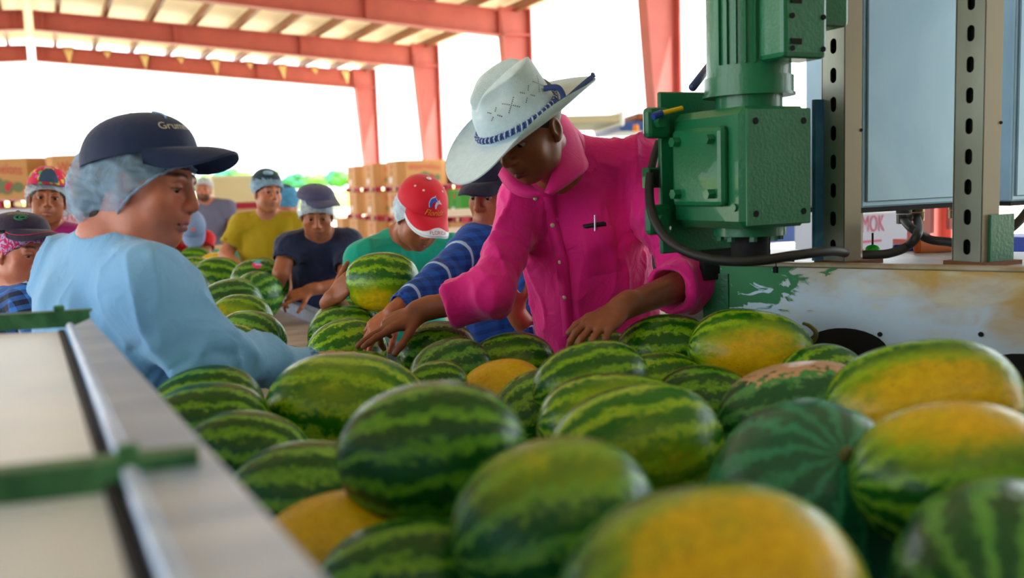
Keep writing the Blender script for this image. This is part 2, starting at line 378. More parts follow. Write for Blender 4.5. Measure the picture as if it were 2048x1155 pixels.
def unit_melon(seed):
    r = random.Random(seed); bm = bmesh.new(); bmesh.ops.create_uvsphere(bm, u_segments=40, v_segments=26, radius=1)
    bmesh.ops.rotate(bm, cent=(0, 0, 0), matrix=Matrix.Rotation(math.pi/2, 3, 'Y'), verts=bm.verts)
    e = r.uniform(2.1, 2.35); a = r.uniform(-.03, .03)
    for v in bm.verts:
        x = v.co.x; rad = math.hypot(v.co.y, v.co.z)
        rr = (max(0, 1-abs(x)**e))**(1/e); k = rr/rad if rad > 1e-6 else 0; t = math.atan2(v.co.y, v.co.z)
        k *= 1+a*x+.012*math.sin(3*t+seed)+.008*math.sin(10*t)*(abs(x) < .9)
        v.co.y *= k; v.co.z *= k
    me = bpy.data.meshes.new('watermelon'); bm.to_mesh(me); bm.free()
    me.polygons.foreach_set('use_smooth', [True]*len(me.polygons)); me.materials.append(M_MEL); return me
UM = [unit_melon(i) for i in range(4)]
MEL = {}
def melon(key, c, hw, R, axis, spotdir, label, tone=.3, teal=0., spot=0., scar=0., Rd=None):
    me = UM[len(MEL) % 4]; o = bpy.data.objects.new('watermelon', me); COL.objects.link(o)
    ax = Vector(axis).normalized(); z = -Vector(spotdir); M = frame((0, 0, 0), ax, z)
    o.rotation_euler = M.to_euler(); o.location = c; o.scale = (hw, Rd or R, R)
    o['tone'] = float(tone); o['teal'] = float(teal); o['spot'] = float(spot); o['scar'] = float(scar)
    tag(o, label, 'watermelon', 'watermelons on the sorting conveyor'); MEL[key] = o
    o['world'] = 0
    del o['world']
    return o
def mel_child(o, name, wv, fs, m, smooth=True):
    Mi = (Matrix.Translation(o.location) @ o.rotation_euler.to_matrix().to_4x4() @ Matrix.Diagonal((*o.scale, 1))).inverted()
    me = bpy.data.meshes.new(name); me.from_pydata([tuple(Mi @ Vector(v)) for v in wv], [], fs)
    me.polygons.foreach_set('use_smooth', [smooth]*len(fs)); me.materials.append(m)
    c = bpy.data.objects.new(name, me); COL.objects.link(c); c.parent = o; return c
def surf(o, d):
    "surface point and normal of melon o towards world direction d"
    Rm = o.rotation_euler.to_matrix(); l = Rm.transposed() @ Vector(d); s = Vector(o.scale)
    q = Vector((l.x/s.x, l.y/s.y, l.z/s.z)); p = l/q.length; n = Vector((p.x/s.x**2, p.y/s.y**2, p.z/s.z**2)).normalized()
    return o.location+Rm @ p, Rm @ n
TOC = -CF
# key, x, ytop, a(px), b/a, yaw, D, tone, teal, spot, spot direction (right, up, toward camera), scar, label
MD = [
 ('A', 1420, 990, 320, .82, 10, 0.814, .5, .45, .62, (-.2, .5, .8), 0, 'biggest watermelon at the very front with a broad golden ground spot'),
 ('B', 2020, 975, 270, .85, 60, 0.887, .1, .35, 0, (0, -1, 0), 0, 'dark striped watermelon cut off by the lower right corner of the picture'),
 ('C', 1610, 830, 208, 1., 68, 1.241, .1, .95, 0, (0, -1, 0), 0, 'round bluish teal watermelon with its stem end facing up, right of the golden-spotted front one'),
 ('D', 1912, 812, 205, .75, -5, 1.071, .25, .1, .5, (-.1, .95, .2), 0, 'watermelon with a yellow top and dark green sides at the right edge of the picture'),
 ('E', 1105, 885, 212, .88, 15, 0.981, .25, .3, .22, (-.15, .9, .35), 0, 'rounded dark watermelon with a small orange spot on top, front middle of the pile'),
 ('F', 1268, 775, 182, .72, 12, 1.445, .95, .05, .2, (.8, .1, .5), 0, 'light green watermelon with clear pale stripes in the middle of the pile'),
 ('G', 1240, 752, 172, .7, 5, 1.660, .7, 0, .35, (-.7, .3, .4), 0, 'light green watermelon hidden close behind the pale-striped one'),
 ('H', 858, 770, 192, .74, 0, 1.165, .05, .1, 0, (0, -1, 0), 0, 'large dark green watermelon with fine stripes, left of the middle of the pile'),
 ('I', 690, 710, 168, .72, -12, 1.756, .75, 0, .15, (.2, .6, .6), 0, 'large yellow-green watermelon just in front of the blue sleeve cuff'),
 ('J', 628, 890, 185, .72, 5, 1.331, .2, .15, 0, (0, -1, 0), 0, 'mid green watermelon against the rail, fourth up from the bottom left of the pile'),
 ('K', 668, 995, 170, .75, 0, 1.170, .6, 0, .85, (-.2, .8, .5), 0, 'olive yellow watermelon wedged low between two green ones by the rail'),
 ('L', 815, 1045, 200, .77, 5, 1.036, .2, .1, 0, (0, -1, 0), 0, 'dark green watermelon at the bottom left front of the pile'),
 ('N', 1603, 728, 168, .72, -8, 1.698, .25, .6, 0, (-.2, -.4, -1), .62, 'teal and green watermelon with a beige dry scar on top'),
 ('O', 1410, 735, 110, .8, 0, 1.935, .1, .1, 0, (0, -1, 0), 0, 'small dark watermelon behind the left side of the beige-scarred one'),
 ('P', 1300, 710, 120, .75, 0, 2.111, .6, 0, .1, (0, .2, 1), 0, 'yellowish green watermelon in the middle, third back from the pale-striped one'),
 ('Q', 1180, 685, 120, .74, 5, 1.872, .35, 0, .1, (0, 0, 1), 0, 'long striped watermelon right under the hand resting in front of the pink shirt'),
 ('R', 1092, 740, 112, .82, 20, 2.023, .45, .15, 0, (0, -1, 0), 0, 'mid green watermelon right of the small orange-yellow one'),
 ('S', 1003, 722, 95, .8, 15, 2.188, .4, 0, .85, (-.1, .6, .6), 0, 'small orange-yellow watermelon in the middle of the pile'),
 ('T', 900, 680, 85, .88, 30, 2.313, .25, .25, 0, (0, -1, 0), 0, 'dark green watermelon in front of the brown reaching hand'),
 ('U', 1020, 667, 92, .78, 0, 2.437, .1, 0, .08, (0, .3, 1), 0, 'dark olive watermelon below the hem of the pink shirt'),
 ('V', 872, 645, 80, .82, 0, 2.620, .0, 0, 0, (0, -1, 0), 0, 'very dark watermelon under the reaching forearm'),
 ('W', 1335, 632, 105, .74, -5, 2.351, .3, 0, .05, (0, -1, 0), 0, 'dark striped watermelon against the pink shirt next to the resting hand'),
 ('X', 1500, 620, 125, .76, -18, 2.124, .75, 0, .6, (-.25, -.1, .95), 0, 'yellow-spotted watermelon with a curled dry stem in front of the machine panel'),
 ('Y', 1640, 692, 98, .82, 20, 1.967, .55, .1, 0, (0, -1, 0), 0, 'small green watermelon between the stemmed one and the brown-scarred one'),
 ('Z', 1848, 687, 190, .7, -10, 1.490, .55, 0, .68, (.6, .15, .7), .42, 'long watermelon with a big orange patch and brown scars below the rusty panel'),
 ('a', 690, 640, 82, .85, 20, 3.060, .65, 0, 0, (0, -1, 0), 0, 'green watermelon on the tray touched by the brown fingertips'),
 ('b', 685, 614, 72, .85, 20, 3.402, .3, .1, 0, (0, -1, 0), 0, 'dark green watermelon second in the short row below the lifted one'),
 ('c', 690, 598, 70, .85, 10, 3.660, .4, 0, 0, (0, -1, 0), 0, 'bright green watermelon furthest back in the short row below the lifted one'),
 ('d', 498, 623, 72, .82, -20, 3.440, .35, .25, .3, (.75, -.1, .6), 0, 'striped watermelon with a rusty orange end on the left tray row'),
 ('e', 478, 590, 66, .82, -10, 3.860, .55, .1, .42, (.25, .1, .9), 0, 'watermelon with a yellow side band in the left tray row'),
 ('f', 458, 560, 66, .85, 0, 4.200, .15, .3, 0, (0, -1, 0), 0, 'dark bluish watermelon in the left tray row behind the yellow-banded one'),
 ('g', 512, 543, 50, 1., 72, 4.620, .45, .25, 0, (0, -1, 0), 0, 'round green watermelon end-on beside the navy shirt man\'s hands'),
 ('h', 517, 517, 58, .85, -10, 5.050, .15, .1, 0, (0, -1, 0), 0, 'watermelon with a round pink and blue sticker in front of the mustard shirt'),
 ('i', 435, 515, 50, .85, 0, 5.500, .35, .05, 0, (0, -1, 0), 0, 'bright striped watermelon left of the one with the round sticker'),
 ('j', 374, 550, 48, .85, 0, 4.990, .1, .3, 0, (0, -1, 0), 0, 'dark watermelon next to the woman\'s blue upper arm'),
 ('k', 376, 525, 40, .85, 0, 5.894, .5, 0, 0, (0, -1, 0), 0, 'green watermelon with a small pink sticker at its side, far left row'),
 ('l', 384, 514, 38, .85, 0, 6.300, .5, 0, 0, (0, -1, 0), 0, 'pale green watermelon just behind the one with the small pink sticker'),
 ('m', 389, 494, 36, .85, 0, 7.150, .1, 0, 0, (0, -1, 0), 0, 'dark watermelon furthest back in the row, below the red shirt'),
 ('n', 428, 506, 38, .8, 0, 6.620, .6, 0, .95, (0, .8, .5), 0, 'yellow-topped watermelon far back in the row'),
 ('o', 335, 494, 32, .9, 20, 7.430, .15, 0, 0, (0, -1, 0), 0, 'watermelon with a pink sticker on top just below the woman\'s chin'),
 ('p', 462, 650, 72, .75, -15, 3.200, .7, 0, .3, (.2, .1, .9), 0, 'yellow-green watermelon nearest to the woman\'s forearm in the left row'),
 ('q', 575, 693, 66, .75, -15, 2.780, .1, 0, 0, (0, -1, 0), 0, 'dark flat watermelon just beyond the blue sleeve near the cuff'),
 ('r', 715, 704, 76, .75, 0, 2.500, .9, 0, .3, (0, .6, .6), 0, 'pale yellow-green watermelon right of the blue cuff'),
 ('s', 490, 825, 130, .75, 0, 1.500, .15, .05, 0, (0, -1, 0), 0, 'green watermelon third from the far end of the rail'),
 ('t', 415, 770, 125, .75, 0, 1.660, .15, .05, 0, (0, -1, 0), 0, 'green watermelon second from the far end of the rail'),
 ('u', 405, 737, 118, .75, 0, 1.860, .2, .1, 0, (0, -1, 0), 0, 'dark green watermelon at the far end of the rail under the blue sleeve'),
 ('v', 872, 722, 62, .85, 0, 2.050, .2, 0, .1, (.8, 0, .5), 0, 'smallest watermelon, half hidden behind the large dark fine-striped one'),
 ('w', 1200, 662, 82, .85, 0, 2.473, .3, 0, 0, (0, -1, 0), 0, 'green watermelon under the resting hand, almost hidden by the fingers'),
 ('x', 762, 505, 75, .8, -8, 3.420, .5, 0, .5, (-.1, -.75, .65), 0, 'watermelon lifted up by the man in the teal shirt, yellow underneath'),
]
for (k, x, y, a, q, yaw, D, tone, teal, spot, sd, scar, lab) in MD:
    hw = a*D/F; R = hw*q; c = P(x, y, D); c.z -= R*.97
    ang = TH-math.radians(yaw); ax = Vector((math.cos(ang), -math.sin(ang), 0)); Rd = R
    if k == 'C': ax = (_r0*.1-CF*.75+Vector((0, 0, .66))).normalized(); hw = R*1.12; Rd = R
    if k == 'X': ax = (_r0*.95+Vector((0, 0, -.18))-CF*.1).normalized()
    if k == 'd': ax = (_r0*.9-CF*.35-Vector((0, 0, .12))).normalized()
    if k not in 'CXdxhkog': ax = (ax+Vector((0, 0, rnd.uniform(-.22, .22)))).normalized()
    sdv = _r0*sd[0]+Vector((0, 0, sd[1]))-Vector((CF.x, CF.y, 0))*sd[2]
    melon(k, c, hw, R, ax, sdv, lab, tone, teal, spot, scar, Rd)
def stem(k, d, pts, r):
    o = MEL[k]; p, n = surf(o, d); m = MB()
    P_ = bez([p+_r0*a+Vector((0, 0, 1))*b-CF*c for a, b, c in pts], 6); m.tube(P_, [r*(1.6-.8*i/(len(P_)-1)) for i in range(len(P_))], 8); return mel_child(o, 'stem', m.v, m.f, M_STEM)
stem('X', (_r0+Vector((0, 0, .18))), [(-.01, 0, 0), (.008, .006, .004), (.014, .024, .006), (.0, .04, .004), (-.014, .046, 0)], .0045)
stem('C', (-CF*.75+Vector((0, 0, .66))+_r0*.1), [(0, -.004, -.004), (0, .006, .006), (.004, .012, .01)], .006)
for k, d in (('e', -_r0), ('N', -_r0*.8-CF*.6), ('F', _r0*1-CF*.3), ('i', _r0-CF*.2), ('E', -CF+_r0*.6)):
    o = MEL[k]; p, n = surf(o, d); m = MB(); fr_ = frame(p+n*.0006, n.orthogonal(), n)
    m.grid(lambda u, v: fr_ @ Vector((.012*v*math.cos(6.283*u), .012*v*math.sin(6.283*u), .0025*(1-v*v))), 12, 3, True); mel_child(o, 'blossom_end', m.v, m.f, M_SCAR)
M_STP = mat('sticker_pink', 'f0308a', .35); M_STB = mat('sticker_blue', '3fc0ea', .35); M_STW = mat('sticker_white', 'f8d8ec', .4)
def sticker(k, d, r):
    o = MEL[k]; p, n = surf(o, d); e1 = (_r0-n*_r0.dot(n)).normalized(); e2 = n.cross(e1)
    if e2.z < 0: e2 = -e2
    def pt(u, v, lift=.0012): q, nn = surf(o, (p+e1*u+e2*v-o.location)); return q+nn*lift
    for nm, mt, lo, hi, lift in (('sticker', M_STP, -1, .1, .0012), ('sticker_top', M_STB, .1, 1, .0012), ('sticker_print', M_STW, -.35, -.12, .002)):
        m = MB(); wl = lambda v: math.sqrt(max(.02, 1-v*v))*(1.12 if nm == 'sticker' else .98)*(.6 if nm == 'sticker_print' else 1)
        m.grid(lambda u, v: pt((u*2-1)*wl(lo+(hi-lo)*v)*r, (lo+(hi-lo)*v)*r, lift), 9, 8); mel_child(o, nm, m.v, m.f, mt)
sticker('h', _r0*.22+Vector((0, 0, .95))-CF*.75, .034); sticker('k', _r0*.72+Vector((0, 0, -.05))-CF*.7, .028); sticker('o', Vector((0, 0, .9))-CF*.45, .03)

# ------------------------------------------------------------------ machine on the right
M_GREEN = mat('machine_green', '147048', .38, var=.12, vscale=8, bump=.12, bscale=120, coat=.2)
M_GREEND = M_GREEN
M_GALV = ramp2('galvanised', '8f9488', 'b8bcb0', 6, .35, .7, .42, .6, (1, 1, .4), c3='8a6a30')
M_GALVR = ramp2('galvanised_rusty', '8a8478', '9a8a6a', 3, .35, .65, .5, .4, (1, 1, .5), c3='7a5420')
M_ENC = ramp2('enclosure_grey', '8fb4d0', 'aacce2', 2.5, .3, .7, .42, .2)
M_BLK = mat('black_rubber', '1a1b1d', .55); M_HOLE = mat('hole_black', '08090a', .9); M_BRASS = mat('brass_gland', '8a7a52', .35, .7); M_GREY = mat('gland_grey', '7d8482', .5)
def panel_mat():
    m = mat('stained_panel', '9aa4a8', .42, .35); N = m.node_tree.nodes; L = m.node_tree.links; b = N['Principled BSDF']
    tc = N.new('ShaderNodeTexCoord'); sp = N.new('ShaderNodeSeparateXYZ'); L.new(tc.outputs['Object'], sp.inputs[0])
    def noise(s, st=(1, 1, 1), d=6):
        mp = N.new('ShaderNodeMapping'); mp.inputs['Scale'].default_value = st; L.new(tc.outputs['Object'], mp.inputs[0])
        n = N.new('ShaderNodeTexNoise'); n.inputs['Scale'].default_value = s; n.inputs['Detail'].default_value = d; n.inputs['Distortion'].default_value = 1.0; L.new(mp.outputs[0], n.inputs['Vector']); return n.outputs[0]
    def ma(op, a, c):
        n = N.new('ShaderNodeMath'); n.operation = op
        for i, v in enumerate((a, c)):
            if isinstance(v, (int, float)): n.inputs[i].default_value = v
            else: L.new(v, n.inputs[i])
        return n.outputs[0]
    def ss(x, a, c):
        n = N.new('ShaderNodeMapRange'); n.interpolation_type = 'SMOOTHSTEP'; L.new(x, n.inputs[0]); n.inputs[1].default_value = a; n.inputs[2].default_value = c; return n.outputs[0]
    def mx(f, a, c):
        n = N.new('ShaderNodeMix'); n.data_type = 'RGBA'; L.new(f, n.inputs[0])
        for i, v in ((6, a), (7, c)):
            if isinstance(v, tuple): n.inputs[i].default_value = v
            else: L.new(v, n.inputs[i])
        return n.outputs[2]
    n1 = noise(5); n2 = noise(14, (1, 1, 2)); n3 = noise(40)
    # rust stain: more to the right (x) and to the top (z)
    g1 = ma('ADD', ma('MULTIPLY', sp.outputs[0], 1.1), ma('MULTIPLY', ma('SUBTRACT', sp.outputs[2], 1.16), 6.5)); g1 = ma('ADD', g1, ma('MULTIPLY', ma('SUBTRACT', n1, .5), 1.6)); g1 = ma('ADD', g1, ma('MULTIPLY', ma('SUBTRACT', n2, .5), .8))
    col = mx(ss(g1, .2, 1.6), hexl('c4daf0'), hexl('c09428')); n4 = noise(7, (1, 1, 3)); col = mx(ma('MULTIPLY', ss(n4, .5, .75), .6), col, hexl('d6d2b8'))
    # green paint at the left end, chipped
    gp = ma('ADD', ma('MULTIPLY', ma('SUBTRACT', .2, sp.outputs[0]), 5.0), ma('MULTIPLY', ma('SUBTRACT', n2, .5), 4.5)); gp = ma('ADD', gp, ma('MULTIPLY', ma('SUBTRACT', sp.outputs[2], 1.2), 6))
    col = mx(ss(gp, .0, .25), col, hexl('2f7a4a'))
    L.new(col, b.inputs['Base Color']); return m
M_PANEL = panel_mat()
PD0, PD1 = 2.5, 2.08
pa = P(1410, 530, PD0); pb = P(2048, 545, PD1); MU = Vector((pb.x-pa.x, pb.y-pa.y, 0)).normalized(); MV = Vector((-MU.y, MU.x, 0))
MZ = (pa.z+pb.z)/2
mc = thing('grading_machine', 'rust-stained steel machine hopper wall with a green painted end', 'machine', (pa.x, pa.y, 0))
mc.rotation_euler = frame((0, 0, 0), MU).to_euler(); ORG[mc.name] = Vector((0, 0, 0))
m = MB(); m.box((1.5, .012, MZ-.8), (.75, .006, (MZ+.8)/2)); m.box((.012, .45, MZ-.8), (.006, .225, (MZ+.8)/2)); m.build('front_panel', M_PANEL, mc)
m = MB(); m.box((1.5, .034, .012), (.75, .012, MZ+.006), .003); m.build('top_flange', ramp2('flange_rust', '9a8050', 'b8b0a0', 8, .35, .65, .5, .3, c3='7a4a20'), mc)
m = MB(); m.box((1.5, .5, .01), (.75, .27, MZ-.002)); m.build('ledge', ramp2('ledge_grey', 'aab4bc', 'd5dde4', 5, .3, .7, .4, .2), mc)
for s in (.03, 1.45):
    for v in (.03, .5): MB().box((.07, .07, MZ-.02), (s, v, (MZ-.02)/2)).build('leg', M_GREEND, mc)
m = MB(); cw = mc.matrix_basis
for px, py in ((1705, 662), (1760, 668), (1962, 668), (1962, 694)):
    d = (P(px, py, 1)-CAMP); n = MV; t = (Vector((pa.x, pa.y, 0))-CAMP).dot(n)/d.dot(n); w_ = CAMP+d*t-Vector((pa.x, pa.y, 0))
    s = w_.dot(MU); MB().cyl((s, -.003, w_.z), (s, .004, w_.z), .006, n=10).build('screw', M_HOLE, mc)

m = MB()
for px, py, rx, rz in ((1692, 700, .1, .055), (2045, 760, .1, .06)):
    d = (P(px, py, 1)-CAMP); t = (Vector((pa.x, pa.y, 0))-CAMP).dot(MV)/d.dot(MV); w_ = CAMP+d*t-Vector((pa.x, pa.y, 0)); s = w_.dot(MU)
    MB().add([(s+rx*math.cos(a), -.0015, w_.z+rz*math.sin(a)) for a in [6.2832*i/28 for i in range(28)]], [tuple(range(28))]).build('panel_dark_oval', M_HOLE, mc)  # flat near-black oval laid on the panel face
def onX(px, py, X): d = P(px, py, 1)-CAMP; return CAMP+d*((X-CAMP.x)/d.x)
def onY(px, py, Y): d = P(px, py, 1)-CAMP; return CAMP+d*((Y-CAMP.y)/d.y)
# gearbox, aligned with the shed
gc = P(1487, 335, 2.12); GX, GY = gc.x, gc.y
gt = P(1485, 211, 2.12).z; gb_ = P(1498, 460, 2.12).z; GW, GL, GH = .2, .275, gt-gb_
gr = thing('gear_motor', 'green painted gearbox with bolted cover plate and vertical motor above', 'motor', (GX, GY, gb_))
m = MB(); m.box((GW, GL, GH), (GX+GW/2, GY+GL/2, (gt+gb_)/2), .018, 1); m.build('gear_housing', M_GREEN, gr)
# -Y face plate slightly proud (side cover) with four holes
m = MB(); m.box((GW-.012, .008, GH-.012), (GX+GW/2, GY-.002, (gt+gb_)/2), .003); sc_ = m.build('side_cover', M_GREEND, gr)
m = MB()
for dx in (.03, GW-.03):
    for z in (gb_+.035, gt-.035): MB().cyl((GX+dx, GY-.0075, z), (GX+dx, GY, z), .0075, n=14).build('bolt_hole', M_HOLE, sc_)
# cover plate on -X face
p1 = onX(1352, 262, GX); p2 = onX(1442, 420, GX); y0, y1 = min(p1.y, p2.y), max(p1.y, p2.y); z0, z1 = gb_+.052, gt-.04
y0 = GY+.05; y1 = GY+GL-.035
m = MB(); m.box((.026, y1-y0, z1-z0), (GX-.011, (y0+y1)/2, (z0+z1)/2), .012, 2); cp = m.build('cover_plate', M_GREEN, gr)
for y in (y0+.03, y1-.03):
    for z in (z0+.03, z1-.03): MB().cyl((GX-.044, y, z), (GX-.022, y, z), .0125, n=6, smooth=False).build('bolt', M_GREEN, cp)
MB().cyl((GX-.006, GY+.03, gb_+.05), (GX+.002, GY+.03, gb_+.05), .009, n=14).build('drain_plug', M_GREEND, gr)
# bottom flange
m = MB(); cxg, cyg = GX+GW*.5+.02, GY+GL*.45
m.cyl((cxg, cyg, gb_-.022), (cxg, cyg, gb_+.005), .085, n=32)
for k in range(8): t = k*math.pi/4+.2; m.cyl((cxg+.07*math.cos(t), cyg+.07*math.sin(t), gb_-.034), (cxg+.07*math.cos(t), cyg+.07*math.sin(t), gb_-.02), .01, n=6, smooth=False)
m.build('bottom_flange', M_GREEND, gr)
m = MB(); m.cyl((cxg, cyg, gb_-.075), (cxg, cyg, gb_-.02), .045, n=24); m.build('shaft_guard', M_DARK, gr)
# motor
m = MB(); zt = gt
m.cyl((cxg, cyg, zt-.005), (cxg, cyg, zt+.03), .078, n=36); m.cyl((cxg, cyg, zt+.03), (cxg, cyg, zt+.036), .108, n=40); m.cyl((cxg, cyg, zt+.036), (cxg, cyg, zt+.075), .104, n=40); m.cyl((cxg, cyg, zt+.075), (cxg, cyg, zt+.42), .098, n=40)
mo = m.build('motor_body', M_GREEN, gr)
for k in range(5):
    t = math.radians(190+k*12); 
    MB().box((.004, .012, .3), Matrix.Translation((cxg+.1*math.cos(t), cyg+.1*math.sin(t), zt+.25)) @ Matrix.Rotation(t+math.pi/2, 4, 'Z')).build('cooling_fin', M_GREEN, mo)
m = MB(); m.box((.13, .09, .22), (cxg+.02, cyg-.125, zt+.21), .012, 2); jb = m.build('junction_box', M_GREEN, gr)
m = MB()
for dx in (-.045, .055):
    for dz in (.12, .19, .28): m.cyl((cxg+.02+dx*.9, cyg-.173, zt+dz), (cxg+.02+dx*.9, cyg-.168, zt+dz), .006, n=10)
m.box((.03, .004, .012), (cxg-.01, cyg-.171, zt+.135)); m.box((.03, .004, .016), (cxg-.01, cyg-.171, zt+.225)); tag(m.build('screws', M_HOLE, jb), kind='stuff')
m = MB(); m.box((.1, .08, .16), (cxg+.14, cyg-.09, zt+.26), .01, 2); m.build('capacitor_box', M_GREEND, gr)
# back plate with lugs
YP = GY+GL+.01; bl = onY(1313, 183, YP); bb = onY(1331, 507, YP); xb0 = (bl.x+bb.x)/2; 
m = MB(); m.box((GX+GW+.12-xb0, .014, bl.z-bb.z), ((GX+GW+.12+xb0)/2, YP+.007, (bl.z+bb.z)/2), .003); bpz = (bl.z+bb.z)/2; bp_ = m.build('back_plate', M_GREEND, gr)
m = MB(); m.box((.03, .03, .05), (xb0-.018, YP+.02, onY(1310, 355, YP).z))
m.build('tube_end', M_GREEND, gr)
m = MB(); m.box((.024, .004, .042), (xb0-.018, YP+.003, onY(1310, 355, YP).z)); m.build('tube_bore', M_HOLE, gr)
for z in (gt-.02, gb_+.02):
    m = MB(); m.box((.07, .03, .075), (GX-.045, YP-.016, z), .012, 2); lg = m.build('lug', M_GREEN, gr)
    MB().cyl((GX-.05, YP-.05, z), (GX-.05, YP-.03, z), .014, n=6, smooth=False).build('nut', M_GREEN, lg)
m = MB(); m.cyl((GX-.06, YP-.06, gt+.0), (GX+.0, YP-.06, gt+.012), .006, n=10); m.build('wire_connector', mat('yellow_connector', 'e8c010', .4), gr)
m = MB(); m.cyl((GX-.085, YP-.06, gt-.008), (GX-.06, YP-.06, gt+.0), .009, n=10); m.build('wire_nut', mat('blue_connector', '1c3f9a', .4), gr)
# support under the gear motor: dark green bracket reaching the machine wall
m = MB(); m.box((.22, .02, gb_-.03-MZ+.09), (GX+GW/2+.12, YP+.015, (gb_-.05+MZ+.04)/2)); m.box((.06, .16, .03), (GX+GW+.06, GY+GL-.04, MZ+.0)); m.build('support_bracket', M_DARK, gr)
# power cable
cb = MB(); cb.tube(bez([P(1318, 285, 2.42), P(1300, 355, 2.36), P(1304, 425, 2.3), P(1340, 483, 2.24), P(1410, 515, 2.18), P(1500, 522, 2.14), P(1590, 510, 2.15), P(1660, 502, 2.2), P(1690, 505, 2.32)], 8), .0115, 12)
tag(cb.build('power_cable', M_BLK, org=P(1500, 522, 2.14)), 'thick black power cable looping under the green gearbox', 'cable')
ob = MB(); ob.tube([P(1385, 175, 2.7), P(1420, 130, 2.8)], .012, 10); tag(ob.build('brace_bar', mat('navy_bar', '2a3a66', .5), org=P(1400, 150, 2.75)), 'dark blue diagonal bar behind the green motor', 'bar')

# slotted channel posts
def post(px, py, D, w, h0, label, rust, zlow=None):
    b0 = P(px, py, D); X0, Y0 = b0.x, b0.y; zb = MZ+.012; zt = zb+.95
    t = thing('channel_post', label, 'post', (X0, Y0, zb))
    # channel: slotted web faces -X, flange faces -Y
    m = MB(); m.box((w*.72, .004, zt-zb), (X0+w*.36, Y0, (zt+zb)/2)); m.build('flange', M_GALVR, t)
    m = MB(); m.box((w*.72, .004, zt-zb), (X0+w*.36, Y0+w, (zt+zb)/2)); m.build('rear_flange', M_GALV, t)
    # web with real slots
    m = MB(); pitch = .07; n = int((zt-zb)/pitch); sw, sh = .02, .037
    for k in range(n):
        za = zb+k*pitch; zc = za+pitch/2; yc = Y0+w/2; N_ = 8
        inner = []
        for q in range(N_*2):
            tt = math.pi*q/(N_-1) if q < N_ else math.pi*(q-N_)/(N_-1)+math.pi
            inner.append((yc+sw/2*math.cos(tt), zc+(sh/2-sw/2)*(1 if q < N_ else -1)+sw/2*math.sin(tt)))
        cnt = len(inner)
        for q in range(cnt):
            a, b2 = inner[q], inner[(q+1) % cnt]
            def outp(p):
                dy, dz = p[0]-yc, p[1]-zc; s_ = min((w/2)/abs(dy) if abs(dy) > 1e-9 else 9e9, (pitch/2)/abs(dz) if abs(dz) > 1e-9 else 9e9); return (yc+dy*s_, zc+dz*s_)
            oa, ob2 = outp(a), outp(b2); vs = [(X0, *a), (X0, *b2), (X0, *ob2), (X0, *oa)]
            m.add(vs, [(0, 3, 2, 1)])
            m.add([(X0, *a), (X0, *b2), (X0+.003, *b2), (X0+.003, *a)], [(0, 1, 2, 3)])
            # corner filler
            if abs(abs(oa[0]-yc)-w/2) < 1e-6 and abs(abs(ob2[1]-zc)-pitch/2) < 1e-6: m.add([(X0, *oa), (X0, *ob2), (X0, oa[0], ob2[1])], [(0, 2, 1), ])
            elif abs(abs(oa[1]-zc)-pitch/2) < 1e-6 and abs(abs(ob2[0]-yc)-w/2) < 1e-6: m.add([(X0, *oa), (X0, *ob2), (X0, ob2[0], oa[1])], [(0, 2, 1)])
    m.build('slotted_web', M_GALV, t)
    m = MB(); m.box((.003, w*.96, zt-zb), (X0+w*.3, Y0+w*.5, (zt+zb)/2)); m.build('inner_plate', M_HOLE, t)  # near-black plate gives the slots the shade of the channel's inside
    m = MB(); m.box((w*1.6, w*1.5, .012), (X0+w*.7, Y0+w*.5, zb-.005)); m.build('foot', mat('rusty_foot', '7a4a28', .7), t)
    m = MB(); m.cyl((X0+w*.7, Y0-.004, zb+.32), (X0+w*.7, Y0-.001, zb+.32), .004, n=10); m.build('rivet', M_HOLE, t)
    return t, X0, Y0, zb
t1, PX1, PY1, PZ1 = post(1688, 520, 2.34, .075, 0, 'slotted galvanised channel post beside the green gearbox', .3)
t2, PX2, PY2, PZ2 = post(1962, 530, 2.2, .078, 0, 'slotted rusty channel post at the right with a green painted base', .6)
m = MB(); m.box((.08, .006, .12), (PX2+.06, PY2-.006, PZ2+.05)); m.build('paint_patch', M_GREEN, t2)
m = MB(); m.box((.03, .012, .4), (PX1-.012, PY1+.075, PZ1+.2)); tag(m.build('blue_plate', ramp2('blue_paint', '2a5f8a', '4a86aa', 12, .3, .7, .5), org=(PX1, PY1, PZ1)), 'narrow blue painted plate between gearbox and channel post', 'plate')
# enclosures hung on the posts (front faces -Y)
YE = PY1+.075; e0 = onY(1722, 408, YE); e1 = onY(1932, 412, YE)
def enclosure(x0, x1, z0, label):
    t = thing('control_box', label, 'control box', ((x0+x1)/2, YE+.1, z0))
    m = MB(); m.box((x1-x0, .2, .72), ((x0+x1)/2, YE+.1, z0+.36), .006, 2); m.build('housing', M_ENC, t)
    m = MB(); m.box((x1-x0-.03, .006, .69), ((x0+x1)/2, YE-.003, z0+.36), .003); d = m.build('door', M_ENC, t)
    m = MB(); m.box((x1-x0-.01, .19, .012), ((x0+x1)/2, YE+.1, z0-.006)); m.build('bottom_seal', M_DARK, t)
    MB().box((.04, .03, .6+z0-MZ), ((x0+x1)/2, YE+.215, MZ+(.6+z0-MZ)/2)).build('mounting_rail', M_GALV, t)
    return t
EX0, EX1 = e0.x, max(e1.x, e0.x+.24)
EZ = (e0.z+e1.z)/2
t = enclosure(EX0, EX1, EZ, 'blue-grey steel control box hung between the two channel posts')
